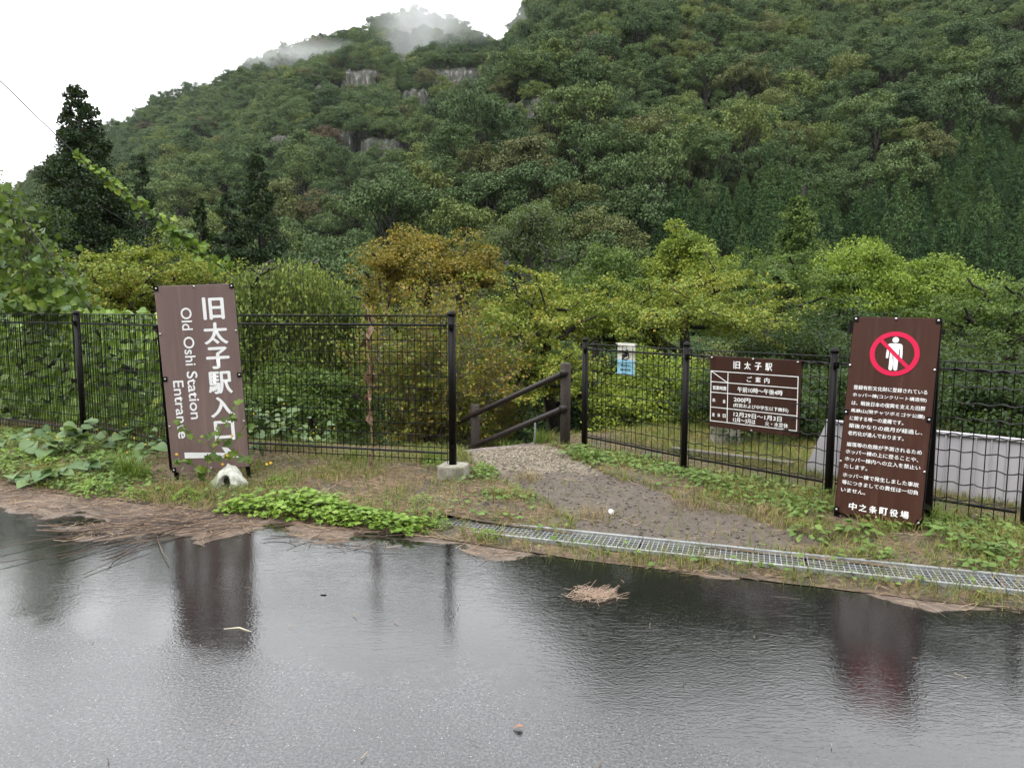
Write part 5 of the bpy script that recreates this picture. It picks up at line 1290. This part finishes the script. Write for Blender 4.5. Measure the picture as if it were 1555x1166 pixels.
# creeping small-leaved ground cover
M_COVER = leaf('ground_cover_leaves', [(0.0, (0.065, 0.117, 0.0286)), (0.5, (0.1235, 0.2015, 0.0468)), (1.0, (0.2145, 0.299, 0.078))], transl=0.25, clump=3.5)
def cdens(x, y):
    s = y - edge(x); n = fbm(x * 2.6 + 4, y * 2.6, 111, 4); pa = path_mask(x, y)
    fy = np.interp(x, [0.3, 0.8, 1.643, 2.577, 3.543, 4.5], [7.9, 7.6, 6.6, 5.6, 4.75, 3.9])
    rb = np.exp(-((y - fy + 0.35) / 0.42) ** 2) * sst(0.25, 0.7, x)
    lb = sst(-2.9, -3.6, x) * 0.95 + np.exp(-(((x + 0.1) / 0.35) ** 2 + ((y - 6.0) / 0.5) ** 2)) * 0.7
    cb = 0.30 * np.exp(-((s - 0.32) / 0.20) ** 2)
    return np.clip((np.maximum(rb, lb) + cb) * sst(0.30, 0.50, n), 0, 1) * (1 - sst(0.3, 0.7, pa)) * sst(0.0, 0.1, s)
x, y = pick(95000, -7, 4.6, 3.4, 8.6, lambda x, y: 0.95 * cdens(x, y))
ga_, gb_ = drain_ab(x, y); k = ~((gb_ > 0.01) & (gb_ < GW - 0.01) & (ga_ > -0.6) & (r.random(len(x)) < 0.9)); x, y = x[k], y[k]
k = (np.hypot(x - 2.34, y - 5.0) > 0.17) & (np.hypot(x - 2.73, y - 4.6) > 0.17); x, y = x[k], y[k]
n_ = len(x); P = np.stack([x, y, on_ground(x, y) + r.uniform(0.005, 0.06, n_)], 1)
v1 = cards(P, np.stack([r.normal(size=n_) * 0.4, r.normal(size=n_) * 0.4 - 0.15, np.ones(n_)], 1), np.stack([r.normal(size=n_), r.normal(size=n_), 0.1 * r.normal(size=n_)], 1), r.uniform(0.020, 0.062, n_), OVATE)
tag(link('ground_cover', np_mesh('ground_cover', *v1), M_COVER), 'creeping small-leaved weeds along the right fence and drain', 'ground cover', kind='stuff')

# leafy plants
def rosette(seed, nleaf, L, tm, dome=0.5, mound=0.0, rad=0.05):
    """leaves springing from one crown; mound > 0 spreads them over a low dome"""
    r = np.random.default_rng(seed); a = np.arange(nleaf) * 2.4 + r.normal(size=nleaf) * 0.3
    e = r.uniform(0.1, 1.0, nleaf); q = r.random(nleaf) ** 0.5
    if mound:
        P = np.stack([rad * q * np.cos(a), rad * q * np.sin(a), mound * (1 - q ** 2) * r.uniform(0.75, 1.05, nleaf) + 0.012], 1)
        D = np.stack([np.cos(a) + r.normal(size=nleaf) * 0.5, np.sin(a) + r.normal(size=nleaf) * 0.5, r.normal(size=nleaf) * 0.25], 1)
        N = np.stack([0.45 * q * np.cos(a) + r.normal(size=nleaf) * 0.25, 0.45 * q * np.sin(a) + r.normal(size=nleaf) * 0.25, np.ones(nleaf)], 1)
    else:
        P = np.stack([0.008 * np.cos(a), 0.008 * np.sin(a), 0 * a + 0.005], 1)
        D = np.stack([np.cos(a), np.sin(a), e * dome * 1.6], 1); N = np.stack([-np.cos(a) * e * dome, -np.sin(a) * e * dome, np.ones(nleaf)], 1)
    return cards(P, N, D, L * r.uniform(0.6, 1.2, nleaf), tm)
M_BRIGHT = leaf('bright_lobed_leaves', [(0.0, (0.1064, 0.1848, 0.0291)), (0.5, (0.1848, 0.2968, 0.0448)), (1.0, (0.2912, 0.4032, 0.084))], rough=0.4, transl=0.3, clump=5)
def plant(name, label, x, y, vf, mat, cat='plant', group=None, rz=0, sc=1.0, part=None):
    me = np_mesh(name, *vf) if isinstance(vf, tuple) else vf
    o = link(name, me, mat, None, (x, y, float(on_ground(np.array(x), np.array(y))))); o.rotation_euler = (0, 0, rz); o.scale = (sc,) * 3
    return tag(o, label, cat, group)
BM = [np_mesh('lobed_weed', *rosette(700 + i, 105, 0.048, LOBED, mound=0.095, rad=0.145)) for i in range(3)]
for m_ in BM: m_.materials.append(M_BRIGHT)
r = np.random.default_rng(91)
for i, (px_, py_, s) in enumerate([(352, 782, .8), (372, 778, .9), (398, 784, 1.0), (420, 780, 1.05), (446, 788, 1.1), (470, 783, 1.15), (492, 792, 1.1), (516, 795, 1.05), (538, 798, 1.0), (560, 801, .95), (583, 804, .9), (604, 808, .85), (626, 811, .85), (641, 808, .7), (455, 772, .9), (500, 780, .8)]):
    p = G(px_, py_ + 4)
    plant('lobed_weed', 'bright green lobed-leaf plant in the row covering the drain', p[0], p[1], BM[i % 3], None, 'plant', 'bright green plants over the drain', r.uniform(0, 6), s)
WM = [np_mesh('leafy_weed', *rosette(720 + i, 34, 0.055, OVATE, mound=0.07, rad=0.10)) for i in range(3)]
for m_ in WM: m_.materials.append(M_COVER)
for i, (px_, py_) in enumerate([(1015, 715), (985, 700), (940, 695), (1065, 735), (1090, 748), (1120, 752), (1160, 770), (1195, 782), (1225, 795), (1300, 818), (1440, 830), (1465, 838), (1490, 846), (1512, 850), (1540, 858), (870, 690), (905, 703), (905, 690), (1040, 728), (740, 725), (715, 730), (1330, 845), (1480, 868), (1230, 820)]):
    p = G(px_, py_ + 4)
    plant('leafy_weed', 'broad-leaved green weed on the verge under the right fence', p[0], p[1], WM[i % 3], None, 'plant', 'leafy weeds along the right fence', r.uniform(0, 6), r.uniform(0.7, 1.35))
# feathery weeds at the road edge on the left
FM = [np_mesh('feathery_weed', *rosette(740 + i, 130, 0.05, NARROW, mound=0.10, rad=0.13)) for i in range(2)]
for m_ in FM: m_.materials.append(M_BRIGHT)
for (px_, py_, lab, s) in [(145, 760, 'feathery bright weed on the litter at the left road edge', 1.15), (285, 770, 'low feathery weed at the foot of the entrance sign post', 0.8), (205, 765, 'sparse feathery weed between the left road edge and the sign', 0.7), (420, 752, 'feathery weed behind the row of bright plants', 0.7), (640, 780, 'small feathery weed in front of the concrete footing', 0.6), (15, 715, 'feathery weed at the far left of the verge', 1.3), (70, 722, 'feathery weed beside the bare soil on the far left', 0.9), (668, 812, 'weed straggling over the left end of the grating', 0.6), (740, 824, 'reddish-stemmed weed on the near lip of the grating', 0.5), (660, 722, 'grassy weed left of the concrete footing', 0.8), (735, 730, 'green weed right of the concrete footing', 0.9)]:
    p = G(px_, py_); plant('feathery_weed', lab, p[0], p[1], FM[px_ % 2], None, 'plant', None, r.uniform(0, 6), s)
# grass tufts
def tuft(seed, n, H, spread, w=0.006):
    r = np.random.default_rng(seed); P = np.stack([r.normal(size=n) * spread, r.normal(size=n) * spread, np.zeros(n)], 1)
    return blades(P, H * r.uniform(0.5, 1.1, n), np.full(n, w), r.uniform(0.3, 1.1, n), r, 4)
for (px_, py_, H, n_, lab) in [(195, 738, 0.34, 120, 'tall arching grass tuft left of the entrance sign'), (218, 742, 0.26, 70, 'smaller grass tuft beside the rear leg of the entrance sign'), (822, 675, 0.22, 110, 'fine grass tuft at the foot of the handrail post'), (770, 676, 0.18, 60, 'fine grass tuft behind the edging log'), (540, 712, 0.2, 60, 'grass tuft under the middle of the left fence'), (655, 715, 0.2, 90, 'grass tuft under the end of the left fence'), (1415, 800, 0.2, 60, 'grass tuft at the rear leg of the warning sign'), (900, 700, 0.16, 50, 'grass tuft at the first post of the right fence'), (1180, 735, 0.22, 30, 'thin grass stems behind the right fence, below the hours board')]:
    p = G(px_, py_); plant('grass_tuft', lab, p[0], p[1], tuft(px_, n_, H, 0.05), M_GREEN, 'grass', None)
# dry tawny tufts by the path
M_TAN = leaf('tawny_grass', [(0.0, (0.15, 0.11, 0.045)), (0.5, (0.27, 0.195, 0.095)), (1.0, (0.42, 0.32, 0.18))], transl=0.2)
for (px_, py_, lab) in [(905, 790, 'tawny dry grass tuft by the white stone'), (800, 735, 'tawny dry tuft at the left rim of the path'), (1170, 790, 'dry tuft at the right rim of the dirt path'), (1060, 775, 'dry tuft on the dirt path under the right fence')]:
    p = G(px_, py_); plant('dry_tuft', lab, p[0], p[1], tuft(px_, 170, 0.10, 0.09, 0.003), M_TAN, 'grass', None)

# big-leaved weeds in front of the left fence: every leaf a piece
GM = leaf_meshes('leaf', HEART, M_KUDZU_B, 4, 660)
def stalky(name, label, x, y, H, nl, size, meshes, seed, spread=0.3, flowers=0):
    r = np.random.default_rng(seed); zg = float(on_ground(np.array(x), np.array(y)))
    root = empty(name, (x, y, zg)); tag(root, label, 'plant'); ed, P, N, D = [], [], [], []
    ns = max(3, nl // 4)
    for k in range(ns):
        a = r.uniform(0, 6.283); tip = np.array([spread * math.cos(a) * r.uniform(.5, 1.1), spread * math.sin(a) * r.uniform(.5, 1.1), H * r.uniform(0.5, 1.0)]); prev = np.zeros(3)
        for i in range(1, 6):
            s = i / 5; q = tip * np.array([s ** 1.3, s ** 1.3, s ** 0.8]) + r.normal(size=3) * 0.008; ed.append((prev, 0.004 * (1.2 - s), q, 0.004 * (1.0 - s * 0.8))); prev = q
            if i > 1:
                a2 = r.uniform(0, 6.283); P.append(q); D.append((math.cos(a2), math.sin(a2) - 0.2, r.normal() * 0.25)); N.append((r.normal() * 0.3, -0.35 + r.normal() * 0.3, 1))
    P, N, D = np.array(P), np.array(N, float), np.array(D, float); k = r.permutation(len(P))[:nl]
    off = np.array([x, y, zg]); bpy.context.view_layer.update()
    leaf_parts(root, P[k] + off, N[k], D[k], size * r.uniform(0.6, 1.2, len(k)), meshes, r, 290)
    link('stem', np_mesh('stem', *tubes_np(ed, 4)), simple('green_stem', (0.09, 0.12, 0.035), 0.5), root)
    for i in range(flowers):
        q = P[r.integers(0, len(P))] + np.array([r.normal() * 0.04, -0.03, 0.03 + r.random() * 0.05])
        v, f = cards(np.repeat(q[None], 5, 0), np.tile([0, -0.6, 0.8], (5, 1)) + 0.2 * r.normal(size=(5, 3)), np.array([(math.cos(b), 0.3 * math.sin(b), math.sin(b)) for b in np.arange(5) * 1.2566]), np.full(5, 0.010), OVATE)
        link('flower', np_mesh('flower', v, f), M_FLOWER, root)
    return root
M_FLOWER = simple('yellow_petals', (0.72, 0.42, 0.02), 0.5, 0.1)
for i, (px_, py_, H, nl, sz_, sp, lab, fl) in enumerate([
        (120, 700, 0.30, 18, 0.16, 0.35, 'broad-leaved weed under the second fence post from the left', 2), (60, 705, 0.22, 14, 0.15, 0.3, 'broad-leaved weed at the foot of the fence near the left edge', 1), (170, 690, 0.40, 16, 0.15, 0.3, 'tall broad-leaved weed leaning on the fence post', 3),
        (90, 735, 0.12, 8, 0.17, 0.2, 'flat pair of large leaves on the litter on the left', 0), (205, 715, 0.2, 10, 0.13, 0.25, 'broad-leaved weed between the grass tuft and the fence', 2), (20, 690, 0.3, 14, 0.12, 0.3, 'leafy weed below the fence at the left edge', 0),
        (400, 700, 0.55, 34, 0.085, 0.32, 'bushy weed growing just right of the entrance sign', 5), (430, 692, 0.5, 30, 0.08, 0.3, 'leafy weed at the fence, second from the entrance sign', 4), (480, 695, 0.35, 22, 0.07, 0.3, 'weed with small yellow flowers under the left fence', 6), (150, 722, 0.16, 12, 0.14, 0.22, 'low broad-leaved weed in front of the second fence post, among grass', 1), (35, 740, 0.14, 12, 0.11, 0.25, 'low broad-leaved weed near the left edge of the road verge', 0), (240, 700, 0.3, 14, 0.10, 0.2, 'leafy weed behind the left edge of the entrance sign', 1), (375, 712, 0.28, 40, 0.075, 0.18, 'dense leafy plant at the lower right corner of the entrance sign', 3)]):
    p = G(px_, py_ + 6); stalky('broad_leaf_weed', lab, p[0], p[1], H, nl, sz_, GM, 800 + i, sp, fl)
# slender flowering stems crossing the entrance sign
FW = empty('flowering_weed', tuple(G(312, 752))); tag(FW, 'slender yellow-flowered weed climbing across the bottom of the entrance sign', 'plant')
r = np.random.default_rng(95); o_ = np.array(FW.location); ed, P, D = [], [], []
for pl in ([(312, 752), (310, 725), (318, 695), (330, 668), (345, 640), (356, 612)], [(318, 700), (345, 690), (365, 690), (385, 700)], [(325, 680), (300, 668), (286, 655), (270, 640)], [(312, 720), (296, 705), (280, 702), (262, 698)], [(330, 668), (355, 672), (375, 640)]):
    q = [at(a, b, 5.86 - 0.03 * i) - o_ for i, (a, b) in enumerate(pl)]
    for a, b in zip(q[:-1], q[1:]):
        ed.append((a, 0.0035, b, 0.003))
        for s in (0.3, 0.8): P.append(a + (b - a) * s); D.append((r.normal(), -0.4, r.normal() * 0.6))
P, D = np.array(P), np.array(D)
P = np.concatenate([P, P + r.normal(size=P.shape) * 0.02]); D = np.concatenate([D, r.normal(size=D.shape)])
link('stem', np_mesh('stem', *tubes_np(ed, 4)), simple('weed_stem', (0.10, 0.13, 0.03), 0.5), FW)
bpy.context.view_layer.update()
leaf_parts(FW, P + o_, np.tile([0, -0.8, 0.5], (len(P), 1)) + 0.3 * r.normal(size=P.shape), D, r.uniform(0.03, 0.085, len(P)), leaf_meshes('leaf', LOBED, M_KUDZU, 3, 680), r)
for (a, b) in ((352, 662), (345, 692), (338, 705), (405, 705), (411, 703), (268, 690)):
    q = at(a, b, 5.78) - o_
    v, f = cards(np.repeat(q[None], 5, 0), np.tile([0, -0.9, 0.4], (5, 1)) + 0.2 * r.normal(size=(5, 3)), np.array([(math.cos(k), 0.2, math.sin(k)) for k in np.arange(5) * 1.2566]), np.full(5, 0.015), OVATE)
    link('flower', np_mesh('flower', v, f), M_FLOWER, FW)
# dead stalk hanging on the fence
M_DEAD = simple('dead_brown_leaf', (0.15, 0.09, 0.05), 0.7, 0.35, 20)
DS = empty('dead_vine', tuple(G(558, 722))); tag(DS, 'dried brown vine stalk clinging to the left fence, hooked at the top', 'vine'); o_ = np.array(DS.location)
pl = [(560, 722), (566, 690), (563, 640), (560, 600), (562, 560), (557, 520), (560, 490), (558, 470), (553, 462), (549, 466)]
q = [at(a, b, 6.36) - o_ for a, b in pl]
link('stem', np_mesh('stem', *tubes_np([(a, 0.006, b, 0.005) for a, b in zip(q[:-1], q[1:])], 5)), simple('dead_stem', (0.26, 0.17, 0.10), 0.7, 0.2), DS)
n_ = 46; tt = r.uniform(0.5, 7.0, n_) ; i_ = tt.astype(int); P = np.array([q[i] + (q[i + 1] - q[i]) * (t_ - i) for i, t_ in zip(i_, tt)]) + r.normal(size=(n_, 3)) * 0.02
v, f = cards(P, r.normal(size=(n_, 3)), np.stack([r.normal(size=n_) * 0.3, r.normal(size=n_) * 0.3, -np.ones(n_)], 1), r.uniform(0.04, 0.11, n_), OVATE); link('dead_leaves', np_mesh('dead_leaves', v, f), M_DEAD, DS)
# mossy white stump with a hole
p = G(347, 752); RK = empty('hollow_stump', (p[0], p[1], 0.0)); tag(RK, 'white mossy hollow stump with a dark hole under the entrance sign', 'stump')
bm = bmesh.new(); bmesh.ops.create_icosphere(bm, subdivisions=5, radius=1.0)
for v in bm.verts:
    c = v.co.copy(); nn = fbm(np.array(c.x * 2.2 + c.z), np.array(c.z * 2.2 + c.y * 1.7), 121, 4) - 0.5
    w = 1 - 0.30 * max(0, c.z)
    x_, y_, z_ = 0.145 * c.x * w * (1 + 0.5 * nn), 0.11 * c.y * w * (1 + 0.5 * nn), 0.10 + 0.155 * c.z * (1 + 0.4 * nn)
    dh = math.hypot((c.x - 0.05) / 0.34, (c.z - 0.10) / 0.46)
    if c.y < 0 and dh < 1.0: y_ += 0.07 * min(1.0, (1 - dh) * 3.0)
    v.co = (x_ + 0.02 * c.z, y_, z_)
me = bpy.data.meshes.new('stump'); bm.to_mesh(me); bm.free(); me.polygons.foreach_set('use_smooth', [True] * len(me.polygons))
t = NT('white_fungus_wood'); v = t.pos((1, 1, 0.4), obj=True)
c = t.ramp(t.noise(28, 5, 0.7, v), [(0.3, (0.36, 0.36, 0.30)), (0.65, (0.66, 0.66, 0.60))]); sx = t.n('ShaderNodeSeparateXYZ'); t.put(sx.inputs[0], t.pos(obj=True))
c = t.mix(t.ramp(t.math('ADD', t.math('MULTIPLY', sx.outputs[0], -4), t.noise(14, 4, 0.6, v)), [(0.55, 0.0), (0.85, 0.8)]), c, (0.12, 0.16, 0.045))
link('stump', me, t.set(color=c, rough=0.85, normal=t.bump(t.noise(60, 5, 0.7, v), 0.8, 0.01)), RK)
m = MB(); m.tube([(0.008, -0.050, 0.118), (0.008, -0.040, 0.118), (0.008, 0.0, 0.118)], [0.030, 0.027, 0.012], 14); ho = m.build('hole_shade', simple('hole_shade_dark', (0.012, 0.014, 0.006), 0.9, 0.4, 40), RK)  # near-black plug, colour stands in for the shade inside the hole
ho.scale = (0.85, 1, 1.45); ho.location = (0.0, 0.0, -0.053)

# ------------------------------------------------------------------ mist and haze
t = NT('mist'); t.t.nodes.remove(t.b)
vo = t.n('ShaderNodeVolumePrincipled'); vo.inputs['Color'].default_value = (0.97, 0.98, 1, 1); vo.inputs['Anisotropy'].default_value = 0.2
tc = t.n('ShaderNodeTexCoord').outputs['Object']
ln = t.n('ShaderNodeVectorMath', operation='LENGTH'); t.put(ln.inputs[0], tc)
fall = t.math('SUBTRACT', 1.0, ln.outputs['Value'], True)
ns = t.math('SUBTRACT', t.math('MULTIPLY', t.noise(1.5, 4, 0.6, tc, 0.5), 2.0), 0.60, True)
t.put(vo.inputs['Density'], t.math('MULTIPLY', t.math('MULTIPLY', fall, ns), 0.085))
t.t.links.new(vo.outputs[0], t.out.inputs['Volume'])
bm = bmesh.new(); bmesh.ops.create_icosphere(bm, subdivisions=3, radius=1.0); mist_me = bpy.data.meshes.new('mist'); bm.to_mesh(mist_me); bm.free(); mist_me.materials.append(t.m)
for (px_, py_, Y_, sx_, sz_, lab) in [(636, 74, 392, 26, 46, 'white wisp of mist drifting down before the left peak'), (690, 18, 440, 62, 20, 'mist cap drifting over the left peak'), (440, 84, 455, 60, 12, 'faint mist along the left ridge')]:
    p = at(px_, py_, Y_); o = link('mist', mist_me, None, None, tuple(p)); o.scale = (sx_, 14, sz_); tag(o, lab, 'mist', kind='stuff')
t = NT('haze_air'); t.t.nodes.remove(t.b)
vo = t.n('ShaderNodeVolumePrincipled'); vo.inputs['Color'].default_value = (0.93, 0.965, 1.0, 1); vo.inputs['Density'].default_value = 0.00005
t.t.links.new(vo.outputs[0], t.out.inputs['Volume'])
m = MB(); m.box((-100, 170, 200), (1640, 960, 412)); hz_ = m.build('haze', t.m); tag(hz_, 'thin wet haze in the valley air', 'haze', kind='stuff')
